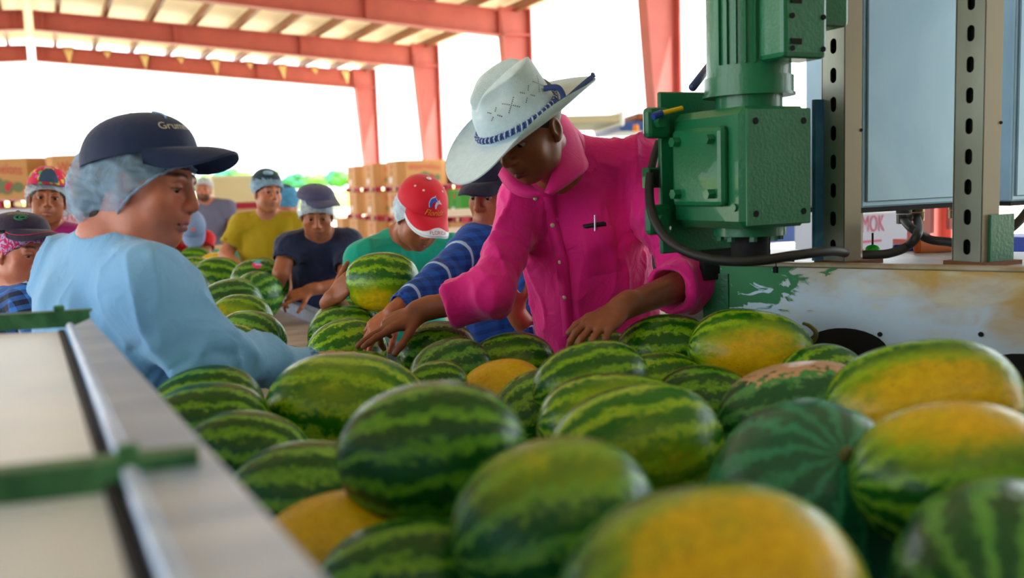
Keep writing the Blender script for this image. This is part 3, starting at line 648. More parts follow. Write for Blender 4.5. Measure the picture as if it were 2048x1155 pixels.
def gland(px, r, mt, hgt, parent, Y=YE+.06):
    c = onY(px, 418, Y); m = MB(); m.cyl((c.x, Y, EZ-.012-hgt*.3), (c.x, Y, EZ-.006), r*1.05, n=20); m.cyl((c.x, Y, EZ-.012-hgt), (c.x, Y, EZ-.012-hgt*.36), r, n=6 if mt is M_GREY else 22, smooth=False); m.build('cable_gland', mt, parent); return Vector((c.x, Y, EZ-.012-hgt))
g1 = gland(1808, .02, M_GREY, .04, t); g2 = gland(1834, .019, M_BRASS, .034, t); g3 = gland(1912, .019, M_BRASS, .034, t)
x2 = onY(2022, 400, YE).x; t_ = enclosure(x2, x2+.3, onY(2040, 402, YE).z, 'second blue-grey control box cut off at the right picture edge')
for nm, pts, lab in (('supply_cable', [g1+Vector((0, 0, .01)), P(1822, 455, 2.35), P(1858, 478, 2.33), P(1905, 485, 2.3), P(1930, 500, 2.28), P(1933, 522, 2.28)], 'black cable dropping from the grey gland and curving right'),
                     ('supply_cable', [g2+Vector((0, 0, .01)), P(1836, 465, 2.3), P(1815, 492, 2.3), P(1775, 507, 2.3), P(1725, 509, 2.32)], 'black cable dropping from the brass gland and curving left'),
                     ('supply_cable', [g3+Vector((0, 0, .01)), P(1918, 455, 2.4), P(1930, 490, 2.42)], 'short black cable behind the right channel post')):
    m = MB(); m.tube(bez(pts, 8), .011, 12); tag(m.build(nm, M_BLK, org=pts[-1]), lab, 'cable')
m = MB(); m.tube(bez([P(2060, 415, 2.35), P(2040, 440, 2.33), P(2015, 462, 2.33), P(1990, 480, 2.36)], 8), .011, 12); tag(m.build('supply_cable', M_BLK, org=P(2015, 462, 2.33)), 'black cable at the right picture edge under the second control box', 'cable')
# small things lying on the machine ledge and seen through the gap
def lz(px, py): return G(px, py, MZ+.006)
c0 = lz(1745, 512); 
t = thing('spray_bottle', 'bottle with a green rounded cap on the machine ledge', 'bottle', (c0.x, c0.y, MZ+.003)); c0.z = MZ+.003
MB().cyl(c0, c0+Vector((0, 0, .02)), .018, n=18).build('bottle_body', mat('bottle_white', 'e8ecf0', .4), t)
m = MB(); m.grid(lambda u, v: c0+Vector((.021*math.cos(6.283*u)*math.sqrt(max(0, 1-v*v*.98)), .021*math.sin(6.283*u)*math.sqrt(max(0, 1-v*v*.98)), .018+.016*v)), 18, 7, True); m.build('cap', mat('cap_green', '10c030', .35), t)
MB().cyl(c0+Vector((0, 0, .03)), c0+Vector((0, 0, .065)), .0028, n=8).build('nozzle', M_BLK, t)
c1 = lz(1835, 512); c1 = P(1838, 500, 2.62); c1.z = MZ+.02
t = thing('hose_nozzle', 'orange conical nozzle lying on the machine ledge', 'nozzle', (c1.x, c1.y, MZ+.003)); e = (MU*.9+MV*.45).normalized()
m = MB(); m.cyl(c1, c1+e*.13, .021, .014, n=20); m.build('cone_body', mat('peach_plastic', 'f08a5a', .4), t)
m = MB(); m.grid(lambda u, v: c1+(-e*math.sin(v*1.57)*.016)+Vector((0, 0, 1))*math.sin(6.283*u)*.021*math.cos(v*1.57)+e.cross(Vector((0, 0, 1)))*math.cos(6.283*u)*.021*math.cos(v*1.57), 18, 6, True); m.build('tip', mat('orange_tip', 'e0661a', .4), t)
m = MB(); m.cyl(c1+e*.13, c1+e*.17, .016, .017, n=16); m.build('collar', mat('magenta_plastic', 'd81a6a', .4), t)
c2 = P(1812, 508, 2.7); c2.z = MZ+.012
m = MB(); m.box((.07, .03, .018), frame(c2, MU+MV*.3), .006, 2); tag(m.build('cloth_bundle', mat('royal_blue', '2440c8', .7), org=c2), 'small blue folded cloth beside the orange nozzle', 'cloth')
# cartons and steel behind the machine
M_CARD = mat('cardboard', 'c9935c', .75, var=.06, vscale=4); M_WCARD = mat('white_carton', 'cfd8ea', .7); M_RED = mat('print_red', 'c8283c', .7); M_PINKP = mat('print_pink', 'e06a90', .7); M_PGRN = mat('print_green', '6f7a52', .7)
cb_ = P(1770, 470, 5.2)
t = thing('white_carton', 'white printed carton standing behind the machine under the control box', 'carton', (cb_.x, cb_.y, 0))
zt = P(1750, 425, 5.2).z; 
MB().box((.5, .42, zt), (cb_.x-.02, cb_.y+.2, zt/2), .004).build('carton_body', M_WCARD, t)
vs, fs = text_polys('IMMOK', .1); m = MB(); m.add([(cb_.x-.14+v.x*.75, cb_.y-.0125, zt-.06+v.y*1.3) for v in vs], fs)
for k in range(3): m.box((.2-.04*k, .003, .012), (cb_.x-.14, cb_.y-.0125, zt-.15-.045*k))
m.build('print', M_PINKP, t)
cy = P(1800, 480, 5.6); m = MB(); m.box((.4, .3, 1.2), (cy.x+.12, cy.y+.2, .6), .01); tag(m.build('yellow_bin', mat('yellow_plastic', 'e8b80a', .5), org=(cy.x+.12, cy.y+.2, 0)), 'yellow bin standing behind the white carton', 'bin')
ch = P(1880, 450, 4.2); t = thing('steel_stub', 'red oxide steel stub column hanging behind the control box', 'steel column', (ch.x, ch.y, 1.2))
zb = P(1880, 478, 4.2).z
for dx in (-.12, .1):
    MB().box((.12, .02, 1.1), (ch.x+dx*1.1, ch.y, zb+.55+(.04 if dx > 0 else 0))).build('flange', M_STEEL, t)
MB().box((.14, .02, 1.1), (ch.x, ch.y+.1, zb+.57)).build('web', M_STEEL, t)
for o in t.children: pass
# hanging support for the stub so that it stands: full-height post
MB().box((.2, .1, zb), (ch.x, ch.y+.12, zb/2)).build('base', M_STEEL, t)

# ------------------------------------------------------------------ watermelon bins on red pallets
M_PAL = mat('pallet_red', 'b01838', .6, var=.12, vscale=3); M_TAGW = mat('tag_white', 'e8ecf8', .6); M_TAGY = mat('tag_cream', 'fff0b8', .6)
M_CARDL = mat('cardboard_light', 'dfb58a', .75, var=.05, vscale=3)
tw, tf = text_polys('Watermelons', 1.0, res=2); twd = max(v.x for v in tw)-min(v.x for v in tw)
def octo(w, d, c): return [(-w/2+c, -d/2), (w/2-c, -d/2), (w/2, -d/2+c), (w/2, d/2-c), (w/2-c, d/2), (-w/2+c, d/2), (-w/2, d/2-c), (-w/2, -d/2+c)]
def make_bin(w=1.2, d=1.0, h=.56, green=False, white=False, long_only=False):
    t = thing('watermelon_bin', 'x', 'carton', (0, 0, 0)); cm = mat('green_print_card', '3f9a30', .7) if green else (M_WCARD if white else M_CARD)
    MB().prism(octo(w, d, .16), Matrix.Translation((0, 0, 0)), h).build('carton_body', cm, t)
    MB().prism(octo(w*.96, d*.96, .15), Matrix.Translation((0, 0, h)), .008).build('lid', M_CARDL, t)
    for (nx, ny, L, off) in ((0, -1, w, d/2), (-1, 0, d, w/2)):
        e = Vector((-ny, nx, 0)); nn = Vector((nx, ny, 0)); Mx = frame(nn*(off+.004), e, (0, 0, 1))
        Mt = Matrix.Translation(nn*(off+.003)) @ Matrix(((e.x, 0, nn.x, 0), (e.y, 0, nn.y, 0), (0, 1, nn.z, 0), (0, 0, 0, 1)))
        if white:
            v2, f2 = text_polys('IMMOKALEE', .26); m = MB(); m.add([Mt @ Vector((v.x*.62, v.y*1.25+h*.62, 0)) for v in v2], f2); m.build('print', M_RED, t); continue
        if nx == 0:
            s = L*.62/twd; m = MB(); m.add([Mt @ Vector((v.x*s, v.y*s*1.5+h*.74+.05*math.cos(v.x*s*3)-.04, 0)) for v in tw], tf); m.build('print_lettering', M_RED, t)
            for k, (x, r) in enumerate(((-.3, .075), (-.12, .095), (0, .12), (.14, .1), (.3, .075))):
                m = MB(); disc(m, Mt @ Matrix.Translation((x*L/1.2, h*.3+(.03 if k == 2 else 0), .001*(k % 2+1))), r); m.build('print_melon', M_PGRN, t)
            for x in (-.2, .2, .02):
                m = MB(); Mq = Mt @ Matrix.Translation((x*L/1.2, h*.3-(.05 if x == .02 else 0), .004)); m.add([Mq @ Vector((.085*math.cos(a), .07*math.sin(a), 0)) for a in [math.pi*(q/8)+(1.2 if x else 3.3) for q in range(9)]], [tuple(range(9))]); m.build('print_slice', M_RED, t)
        else:
            m = MB(); m.add([Mt @ Vector(p) for p in ((.0, h*.88, 0), (-.08, h*.8, 0), (0, h*.68, 0), (.08, h*.8, 0))], [(0, 1, 2, 3)]); m.build('print_heart', M_RED, t)
            m = MB(); m.add([Mt @ Vector(p) for p in ((-.02, h*.42, 0), (.02, h*.42, 0), (.02, h*.62, 0), (-.02, h*.62, 0))], [(0, 1, 2, 3)]); m.build('hand_hole', M_DARK, t)
            m = MB(); m.add([Mt @ Vector(p) for p in ((-.16, h*.12, .003), (-.03, h*.12, .003), (.0, h*.36, .003), (-.14, h*.36, .003))], [(0, 1, 2, 3)]); m.build('paper_tag', M_TAGW, t)
    return t
def make_pallet(w=1.25, d=1.05):
    t = thing('pallet', 'x', 'pallet', (0, 0, 0))
    for k in range(6): MB().box((w, d/7.2, .02), (0, -d/2+d*(k+.5)/6, .11)).build('deck_board', M_PAL, t)
    for y in (-d/2+.05, 0, d/2-.05):
        MB().box((w, .08, .02), (0, y, .01)).build('runner', M_PAL, t)
        for x in (-w/2+.06, 0, w/2-.06): MB().box((.12, .1, .08), (x, y, .06)).build('block', M_PAL, t)
    m = MB(); disc(m, frame((-w/2-.004, -.2, .06), (0, -1, 0), (-1, 0, 0)), .05, 14, .045); m.build('round_tag', M_TAGY, t)
    m = MB(); disc(m, frame((.3, -d/2-.004, .06), (1, 0, 0), (0, -1, 0)), .07, 14, .04); m.build('round_tag', M_TAGY, t)
    return t
proto = {k: make_bin(green=(k == 'g'), white=(k == 'w')) for k in 'bgw'}; pp = make_pallet(); used = set()
def place(src, loc, yaw, label, group):
    if src.name in used: o = copy_tree(src, loc)
    else: o = src; used.add(src.name); o.location = loc; ORG[o.name] = Vector(loc)
    o.rotation_euler = (0, 0, yaw); o['label'] = label; o['group'] = group; return o
LV = .69
def stack(px, D, n, yaw, where, kinds='bbb', z0=0.):
    b = P(px, 400, D); lev = ['bottom', 'middle', 'top'] if n == 3 else ['bottom', 'top'] if n == 2 else ['only']
    for i in range(n):
        place(pp, (b.x, b.y, z0+i*LV), yaw, 'red pallet under the %s bin of %s' % (lev[i], where), 'red pallets')
        k = kinds[i]
        place(proto[k], (b.x, b.y, z0+i*LV+.121), yaw, '%s watermelon bin, %s of %s' % ({'b': 'brown cardboard', 'g': 'green printed', 'w': 'white printed'}[k], lev[i], where), 'watermelon bins')
stack(748, 25.5, 3, 0, 'the leftmost tall stack behind the red cap')
stack(787, 23.6, 3, 0, 'the second tall stack behind the red cap')
stack(836, 21.8, 3, 0, 'the third tall stack behind the red cap')
stack(945, 22.3, 3, 0, 'the fourth tall stack behind the red cap')
stack(960, 20.6, 2, 0, 'the stack beside the cowboy hat brim', 'bg', 0)
stack(718, 26.5, 1, 0, 'the low stack left of the tall ones', 'b', 0)
stack(30, 13.6, 3, -.42, 'the left stack behind the flowered cap', 'bwb')
stack(207, 13.3, 3, -.42, 'the stack behind the navy cap', 'bwb')
for q, (px, py, D, lab) in enumerate(((925, 462, 12, 'pale wooden shelf board, lower of two behind the teal shirt'), (935, 424, 13, 'pale wooden shelf board, upper of two behind the teal shirt'))):
    c = P(px, py, D); t = thing('shelf_bench', lab, 'shelf', (c.x, c.y, 0)); MB().box((1.3, .4, .09), c).build('board', mat('pale_wood', 'f0dcc8', .7), t)
    for dx in (-.55, .55): MB().box((.07, .3, c.z-.04), (c.x+dx, c.y, (c.z-.04)/2)).build('leg', M_CARDL, t)
c = P(470, 410, 16); t = thing('cream_crate', 'large cream crate on a red base beside the man in grey', 'crate', (c.x, c.y, 0)); zt = P(470, 354, 16).z; zb = P(470, 405, 16).z
MB().box((.75, .6, zt-zb), (c.x, c.y, (zt+zb)/2), .01).build('crate_body', mat('cream_card', 'f0e2b0', .7), t); MB().box((.8, .65, .04), (c.x, c.y, zt)).build('crate_rim', mat('cream_rim', 'fff3cc', .6), t)
MB().box((.75, .6, .1), (c.x, c.y, zb-.05)).build('crate_base', M_PAL, t); MB().box((.7, .55, zb-.1), (c.x, c.y, (zb-.1)/2)).build('crate_stand', M_CARDL, t)
c = P(465, 490, 9.5); m = MB(); m.box((.5, .4, c.z), (c.x, c.y, c.z/2), .01); tag(m.build('carton', M_CARDL, org=(c.x, c.y, 0)), 'low cardboard carton in front of the man in grey', 'carton')
c = P(462, 497, 8.6); m = MB(); m.box((.36, .3, c.z), (c.x, c.y, c.z/2), .02); tag(m.build('green_tub', mat('tub_green', '2f9a80', .5), org=(c.x, c.y, 0)), 'green plastic tub between the red and mustard shirts', 'tub')
c = P(622, 594, 5.5); m = MB(); m.box((.2, .2, c.z), (c.x, c.y, c.z/2), .02); tag(m.build('blue_tub', mat('tub_cyan', '4ac0ea', .4), org=(c.x, c.y, 0)), 'light blue tub on the floor below the navy shirt man\'s hands', 'tub')
c = P(600, 560, 6.6); m = MB(); m.box((.7, .5, c.z), (c.x, c.y, c.z/2), .01); tag(m.build('carton', M_CARD, org=(c.x, c.y, 0)), 'brown carton behind the navy shirt man\'s arm', 'carton')
c = P(985, 625, 3.6); t = thing('white_tub', 'white plastic tub with a dark strap behind the reaching forearm', 'tub', (c.x, c.y, 0)); z = P(985, 610, 3.6).z
MB().box((.22, .2, z), (c.x, c.y, z/2), .015).build('tub_body', mat('tub_white', 'c8d0d4', .5), t); MB().box((.02, .01, .5), (c.x+.03, c.y-.106, z-.25)).build('strap', mat('strap_navy', '24365a', .6), t)
c = P(950, 660, 4.6); m = MB(); m.box((.5, .4, c.z), (c.x, c.y, c.z/2), .02); tag(m.build('pale_cooler', mat('cooler_cyan', 'a0dcec', .5), org=(c.x, c.y, 0)), 'pale blue cooler behind the reaching forearm', 'cooler')
# truck parked behind the man with the hat
c = P(1255, 300, 13.5); t = thing('flatbed_truck', 'truck with blue roof bar and orange marker lamp behind the pink shoulder', 'truck', (c.x, c.y, 0)); yaw = -.35
R_ = Matrix.Translation((c.x, c.y, 0)) @ Matrix.Rotation(yaw, 4, 'Z')
def tp(nm, size, loc, mt, bev=.02): MB().box(size, R_ @ Matrix.Translation(loc), bev).build(nm, mt, t)
M_TR = mat('truck_cyan', 'a8dce0', .35); M_TBL = mat('truck_blue', '3a5aa0', .4); M_TBG = mat('truck_beige', 'c8c0a0', .6)
zr = P(1255, 248, 13.5).z
tp('cab', (1.6, 1.7, zr-.9), (.55, 0, .5+(zr-.9)/2), M_TR, .08); tp('roof_bar', (1.2, 1.8, .12), (.3, 0, zr-.08), M_TBL); tp('canopy', (.9, 1.9, .11), (-.75, 0, zr+.02), M_TBG); tp('canopy_joint', (.06, 1.92, .2), (-.28, 0, zr+.02), mat('truck_white', 'f0f4f4', .4)); tp('roof_rack', (.7, 1.2, .1), (.35, 0, zr+.06), mat('rack_rust', 'b06a3a', .6))
tp('bed', (3, 1.8, .5), (2.9, 0, .8), M_TBL); tp('window', (.9, .02, .55), (.55, -.87, zr-.55), mat('window_glass', '9fd0dc', .08, spec=.8)); tp('pillar', (.07, .03, .7), (.12, -.88, zr-.5), M_TBL, .01)
for x in (.3, 3.6):
    for y in (-.8, .8): a = R_ @ Vector((x, y-.12, .42)); b2 = R_ @ Vector((x, y+.12, .42)); MB().cyl(a, b2, .42, n=24).build('wheel', M_BLK, t)
pl_ = P(1272, 263, 12.4); MB().cyl(pl_, pl_+Vector((0, 0, .09)), .045, .035, n=16).build('marker_lamp', mat('amber_lamp', 'f08a10', .3), t)
c = P(1405, 545, 7.5); m = MB(); m.cyl((c.x-.1, c.y, .32), (c.x+.1, c.y, .32), .32, n=24); tag(m.build('tyre', M_BLK, org=(c.x, c.y, .0)), 'dark tyre just visible between pink shirt and machine', 'tyre')

c = P(2052, 470, 4.6); m = MB(); m.box((.3, .3, c.z), (c.x, c.y, c.z/2), .03); tag(m.build('blue_garment_box', mat('garment_blue', '1a4ac0', .5), org=(c.x, c.y, 0)), 'royal blue drum at the right picture edge behind the machine', 'drum')  # plain box standing in for a person's blue clothing
# ------------------------------------------------------------------ implicit-surface bodies
def A3(v): return np.array((v[0], v[1], v[2]), dtype=np.float32)
class Pr:
    __slots__ = ('f', 'lo', 'hi', 'k', 'op')
    def __init__(s, f, lo, hi, k, op): s.f, s.lo, s.hi, s.k, s.op = f, lo, hi, k, op
def cap_(a, b, r1, r2=None, k=.02, op='u', clip=None):
    a = A3(a); b = A3(b); r2 = r1 if r2 is None else r2; ba = b-a; bb = max(float(ba@ba), 1e-9); cl = None if clip is None else (A3(clip[0]), A3(clip[1]))
    def f(x, y, z):
        px, py, pz = x-a[0], y-a[1], z-a[2]; t = np.clip((px*ba[0]+py*ba[1]+pz*ba[2])/bb, 0, 1)
        d = np.sqrt((px-t*ba[0])**2+(py-t*ba[1])**2+(pz-t*ba[2])**2)-(r1+(r2-r1)*t)
        if cl: d = np.maximum(d, (x-cl[0][0])*cl[1][0]+(y-cl[0][1])*cl[1][1]+(z-cl[0][2])*cl[1][2])
        return d
    m = max(r1, r2); return Pr(f, np.minimum(a, b)-m, np.maximum(a, b)+m, k, op)
def ell(c, R, r, k=.02, op='u'):
    "ellipsoid; R = 3x3 whose columns are its axes"
    c = A3(c); R = np.array(R, dtype=np.float32); r = np.array(r, dtype=np.float32)
    def f(x, y, z):
        px, py, pz = x-c[0], y-c[1], z-c[2]
        q = [px*R[0, i]+py*R[1, i]+pz*R[2, i] for i in range(3)]
        k0 = np.sqrt(sum((q[i]/r[i])**2 for i in range(3))); k1 = np.sqrt(sum((q[i]/r[i]**2)**2 for i in range(3)))+1e-6
        return k0*(k0-1)/k1
    e = np.sqrt((R**2)@(r**2)); return Pr(f, c-e, c+e, k, op)
def half(p, n, op='s', k=.004, ext=.6):
    "half space on the side n points to (used for subtracting)"
    p = A3(p); n = A3(n); n = n/np.linalg.norm(n)
    return Pr(lambda x, y, z: -((x-p[0])*n[0]+(y-p[1])*n[1]+(z-p[2])*n[2]), p-ext, p+ext, k, op)
def chunk(prims, lo, hi, res, off=0.):
    lo = np.array(lo, dtype=np.float32); hi = np.array(hi, dtype=np.float32); n = np.maximum(np.ceil((hi-lo)/res).astype(int)+1, 3)
    ax = [lo[i]+np.arange(n[i], dtype=np.float32)*res for i in range(3)]
    d = np.full(tuple(n), .15, dtype=np.float32)
    for p in prims:
        pad = p.k+3*res+abs(off); i0 = np.clip(np.floor((p.lo-pad-lo)/res).astype(int), 0, n); i1 = np.clip(np.ceil((p.hi+pad-lo)/res).astype(int)+1, 0, n)
        if np.any(i1-i0 < 1): continue
        sl = tuple(slice(i0[i], i1[i]) for i in range(3))
        e = p.f(ax[0][sl[0]][:, None, None], ax[1][sl[1]][None, :, None], ax[2][sl[2]][None, None, :]); cur = d[sl]; k = max(p.k, 1e-4)
        if p.op == 'u': h = np.maximum(k-np.abs(cur-e), 0)/k; d[sl] = np.minimum(cur, e)-h*h*k*.25
        else: e = -e; h = np.maximum(k-np.abs(cur-e), 0)/k; d[sl] = np.maximum(cur, e)+h*h*k*.25
    d += off
    return nets(d, lo, res)
CO = np.array([(i, j, k) for i in (0, 1) for j in (0, 1) for k in (0, 1)])
EDG = [(a, b) for a in range(8) for b in range(a+1, 8) if np.abs(CO[a]-CO[b]).sum() == 1]
def nets(d, lo, res):
    s = d < 0; nx, ny, nz = d.shape; cnt = np.zeros((nx-1, ny-1, nz-1), dtype=np.int8)
    for i, j, k in CO: cnt += s[i:nx-1+i, j:ny-1+j, k:nz-1+k]
    idx = np.argwhere((cnt > 0) & (cnt < 8))
    if len(idx) == 0: return np.zeros((0, 3)), np.zeros((0, 4), int)
    v = np.stack([d[idx[:, 0]+c[0], idx[:, 1]+c[1], idx[:, 2]+c[2]] for c in CO], 1)
    pos = np.zeros((len(idx), 3)); w = np.zeros(len(idx))
    for a, b in EDG:
        m = (v[:, a] < 0) != (v[:, b] < 0); t = np.where(m, v[:, a]/(v[:, a]-v[:, b]+1e-12), 0)
        pos += np.where(m[:, None], CO[a]+(CO[b]-CO[a])*t[:, None], 0); w += m
    V = lo+(idx+pos/w[:, None])*res
    im = np.full(cnt.shape, -1, dtype=np.int64); im[idx[:, 0], idx[:, 1], idx[:, 2]] = np.arange(len(idx)); Q = []
    for a in range(3):
        b, c = (a+1) % 3, (a+2) % 3
        s0 = [slice(None)]*3; s1 = [slice(None)]*3; s0[a] = slice(0, -1); s1[a] = slice(1, None)
        e = np.argwhere(s[tuple(s0)] != s[tuple(s1)]); e = e[(e[:, b] > 0) & (e[:, c] > 0) & (e[:, b] < d.shape[b]-1) & (e[:, c] < d.shape[c]-1)]
        if not len(e): continue
        inside = s[e[:, 0], e[:, 1], e[:, 2]]; q = []
        for ob, oc in ((-1, -1), (0, -1), (0, 0), (-1, 0)):
            g_ = e.copy(); g_[:, b] += ob; g_[:, c] += oc; q.append(im[g_[:, 0], g_[:, 1], g_[:, 2]])
        q = np.stack(q, 1); q[~inside] = q[~inside][:, ::-1]; Q.append(q)
    return V, np.concatenate(Q)
def normals(V, Qd):
    n = np.zeros_like(V); fn = np.cross(V[Qd[:, 2]]-V[Qd[:, 0]], V[Qd[:, 3]]-V[Qd[:, 1]])
    for i in range(4): np.add.at(n, Qd[:, i], fn)
    return n/(np.linalg.norm(n, axis=1, keepdims=True)+1e-9)
def vnoise(p, seed=0):
    i = np.floor(p).astype(np.int64); f = p-i; f = f*f*(3-2*f)
    def h(a, b, c):
        q = (a*374761393+b*668265263+c*2147483647+seed*974634777) & 0xffffffff; q = ((q ^ (q >> 13))*1274126177) & 0xffffffff; return ((q ^ (q >> 16)) & 0xffff)/65535.
    r = 0
    for a in (0, 1):
        for b in (0, 1):
            for c in (0, 1):
                r = r+h(i[:, 0]+a, i[:, 1]+b, i[:, 2]+c)*(f[:, 0] if a else 1-f[:, 0])*(f[:, 1] if b else 1-f[:, 1])*(f[:, 2] if c else 1-f[:, 2])
    return r
def ridged(p, seed=0): return 1-np.abs(2*vnoise(p, seed)-1)
def np_mesh(name, V, Qd, m, parent, col=None):
    o0 = np.array(ORG[parent.name]); me = bpy.data.meshes.new(name); n = len(V); q = len(Qd)
    me.vertices.add(n); me.vertices.foreach_set('co', (V-o0).astype(np.float32).ravel()); me.loops.add(q*4); me.loops.foreach_set('vertex_index', Qd.astype(np.int32).ravel())
    me.polygons.add(q); me.polygons.foreach_set('loop_start', np.arange(0, q*4, 4, dtype=np.int32)); me.polygons.foreach_set('use_smooth', np.ones(q, dtype=bool))
    me.update(); me.validate(); me.materials.append(m)
    if col is not None:
        ca = me.color_attributes.new('Col', 'FLOAT_COLOR', 'POINT'); ca.data.foreach_set('color', np.concatenate([col, np.ones((n, 1))], 1).astype(np.float32).ravel())
    o = bpy.data.objects.new(name, me); COL.objects.link(o); o.parent = parent; ORG[o.name] = Vector(o0); return o
def attr_mat(name, rough=.5, spec=.4, var=.12, sss=0., vscale=25, bump=.1):
    m = mat(name, 'ffffff', rough, spec=spec); N = m.node_tree.nodes; L = m.node_tree.links; b = N['Principled BSDF']
    at = N.new('ShaderNodeVertexColor'); at.layer_name = 'Col'; tc = N.new('ShaderNodeTexCoord')
    n = N.new('ShaderNodeTexNoise'); n.inputs['Scale'].default_value = vscale; n.inputs['Detail'].default_value = 5; L.new(tc.outputs['Object'], n.inputs['Vector'])
    r = N.new('ShaderNodeMapRange'); r.inputs[1].default_value = .3; r.inputs[2].default_value = .7; r.inputs[3].default_value = 1-var; r.inputs[4].default_value = 1+var; L.new(n.outputs[0], r.inputs[0])
    mx = N.new('ShaderNodeMix'); mx.data_type = 'RGBA'; mx.blend_type = 'MULTIPLY'; mx.inputs[0].default_value = 1; L.new(at.outputs[0], mx.inputs[6]); L.new(r.outputs[0], mx.inputs[7]); L.new(mx.outputs[2], b.inputs['Base Color'])
    if bump:
        n2 = N.new('ShaderNodeTexNoise'); n2.inputs['Scale'].default_value = 260; L.new(tc.outputs['Object'], n2.inputs['Vector']); bp = N.new('ShaderNodeBump'); bp.inputs['Strength'].default_value = bump; bp.inputs['Distance'].default_value = .004; L.new(n2.outputs[0], bp.inputs['Height']); L.new(bp.outputs[0], b.inputs['Normal'])
    return m
M_SKIN = attr_mat('skin', .46, .45)
M_EYE = attr_mat('eyeball', .15, .5, 0, bump=0)
UP = Vector((0, 0, 1)); TC = -CF
def dirv(r, u, t): return (CR*r+CU*u+TC*t).normalized()
class Head:
    "local frame: x right, y forward (face), z up"
    def __init__(s, c, fwd, up, sc=1.):
        s.c = Vector(c); f = Vector(fwd).normalized(); u = Vector(up); u = (u-f*u.dot(f)).normalized(); r = f.cross(u)
        s.R = np.array(((r.x, f.x, u.x), (r.y, f.y, u.y), (r.z, f.z, u.z))); s.s = sc; s.r, s.f, s.u = r, f, u
    def p(s, x, y, z): return s.c+(s.r*x+s.f*y+s.u*z)*s.s
    def loc(s, V): return ((V-np.array(s.c))@s.R)/s.s
    def e(s, x, y, z, rx, ry, rz, k=.02, op='u', tilt=None):
        R = s.R
        if tilt is not None: R = s.R@np.array(Matrix.Rotation(tilt[1], 3, tilt[0]))
        return ell(s.p(x, y, z), R, (rx*s.s, ry*s.s, rz*s.s), k*s.s, op)
    def cp(s, a, b, r1, r2=None, k=.015, op='u'): return cap_(s.p(*a), s.p(*b), r1*s.s, (r1 if r2 is None else r2)*s.s, k*s.s, op)
    def prims(s, jaw=1., cheek=1., nose=1., lidlow=0., female=False):
        P_ = [s.e(0, -.012, .04, .074, .094, .082, .03), s.e(0, .03, -.035, .058*jaw, .064, .078, .04), s.e(0, .064, -.093, .022*jaw, .02, .018, .03)]
        for q in (-1, 1):
            P_ += [s.e(q*.044*jaw, .012, -.07, .018, .026, .026, .035), s.e(q*.042, .062, -.022, .022*cheek, .02, .02*cheek, .03), s.e(q*.034, .055, -.058, .02*cheek, .022, .024, .03)]
        P_ += [s.cp((-.036, .082, .03), (.036, .082, .03), .0095, k=.022)]
        for q in (-1, 1): P_ += [s.e(q*.031, .102, .006, .017, .016, .0115, .014, 's')]
        P_ += [s.cp((0, .092, .026), (0, .112*nose, -.018), .0075, .0105, .016), s.e(0, .109*nose, -.026, .0125, .0125, .0105, .01), s.e(0, .088, -.05, .022, .016, .018, .02)]
        for q in (-1, 1):
            P_ += [s.e(q*.0125, .099, -.029, .0085, .0115, .0075, .007), s.e(q*.0065, .108*nose, -.0385, .0036, .0055, .0045, .003, 's')]
            P_ += [s.e(q*.031, .0815, .0155-lidlow, .0165, .0125, .0068, .004), s.e(q*.031, .0795, -.0055, .0155, .0115, .0062, .006)]
        # lips
        P_ += [s.cp((-.021, .087, -.0625), (-.004, .0985, -.0585), .0042, .0058, .006), s.cp((.004, .0985, -.0585), (.021, .087, -.0625), .0058, .0042, .006),
               s.cp((-.017, .087, -.0695), (.0, .0965, -.0715), .0045, .0068, .006), s.cp((0, .0965, -.0715), (.017, .087, -.0695), .0068, .0045, .006), s.cp((-.02, .0925, -.0652), (.02, .0925, -.0652), .0018, k=.004, op='s'),
               s.cp((-.009, .1015, -.0652), (.009, .1015, -.0652), .0022, k=.003, op='s')]
        for q in (-1, 1):
            P_ += [s.e(q*.0755, -.008, -.004, .0075, .0185, .031, .006, tilt=('X', -.15)), s.e(q*.0815, -.004, -.002, .005, .0095, .018, .004, 's'), s.e(q*.073, -.003, -.03, .006, .009, .01, .006)]
        return P_
    def color(s, V, skin, brow=True, stubble=0., blush=.15, hairline=None, hair=(.012, .009, .008), lip=(.33, .085, .075)):
        L = s.loc(V); x, y, z = L[:, 0], L[:, 1], L[:, 2]; C = np.tile(np.array(skin, dtype=float), (len(V), 1))
        def mix(w, c): C[:] = C*(1-w[:, None])+np.array(c)*w[:, None]
        def st(v, a, b): t = np.clip((v-a)/(b-a), 0, 1); return t*t*(3-2*t)
        near = st(y, .02, .05)*(np.abs(z) < .13)
        g1 = np.exp(-(((np.abs(x)-.042)/.022)**2+((z+.022)/.022)**2))*near; mix(blush*g1, (skin[0]*1.25, skin[1]*.55, skin[2]*.5))
        g2 = np.exp(-((x/.016)**2+((z+.024)/.016)**2))*st(y, .09, .1); mix(blush*g2, (skin[0]*1.2, skin[1]*.6, skin[2]*.5))
        if stubble: mix(stubble*np.clip(st(-z, .03, .055)*st(y, -.01, .03)*(1-np.exp(-((x/.02)**2+((z+.066)/.006)**2))), 0, 1), (.03, .02, .018))
        lw = np.exp(-((x/.021)**4+((z+.0655)/.0115)**4))*st(y, .082, .09); mix(.85*lw, lip)
        if brow:
            zb = .033+.006*np.cos((np.abs(x)-.03)/.02*1.2); bw = np.exp(-(((z-zb)/.0042)**4))*st(np.abs(x), .008, .014)*(1-st(np.abs(x), .046, .054))*st(y, .05, .06); mix(.85*bw, hair)
        ew = np.exp(-(((np.abs(x)-.031)/.016)**4+((z-.0095)/.0028)**4))*st(y, .07, .08); mix(.7*ew, (.02, .012, .01))
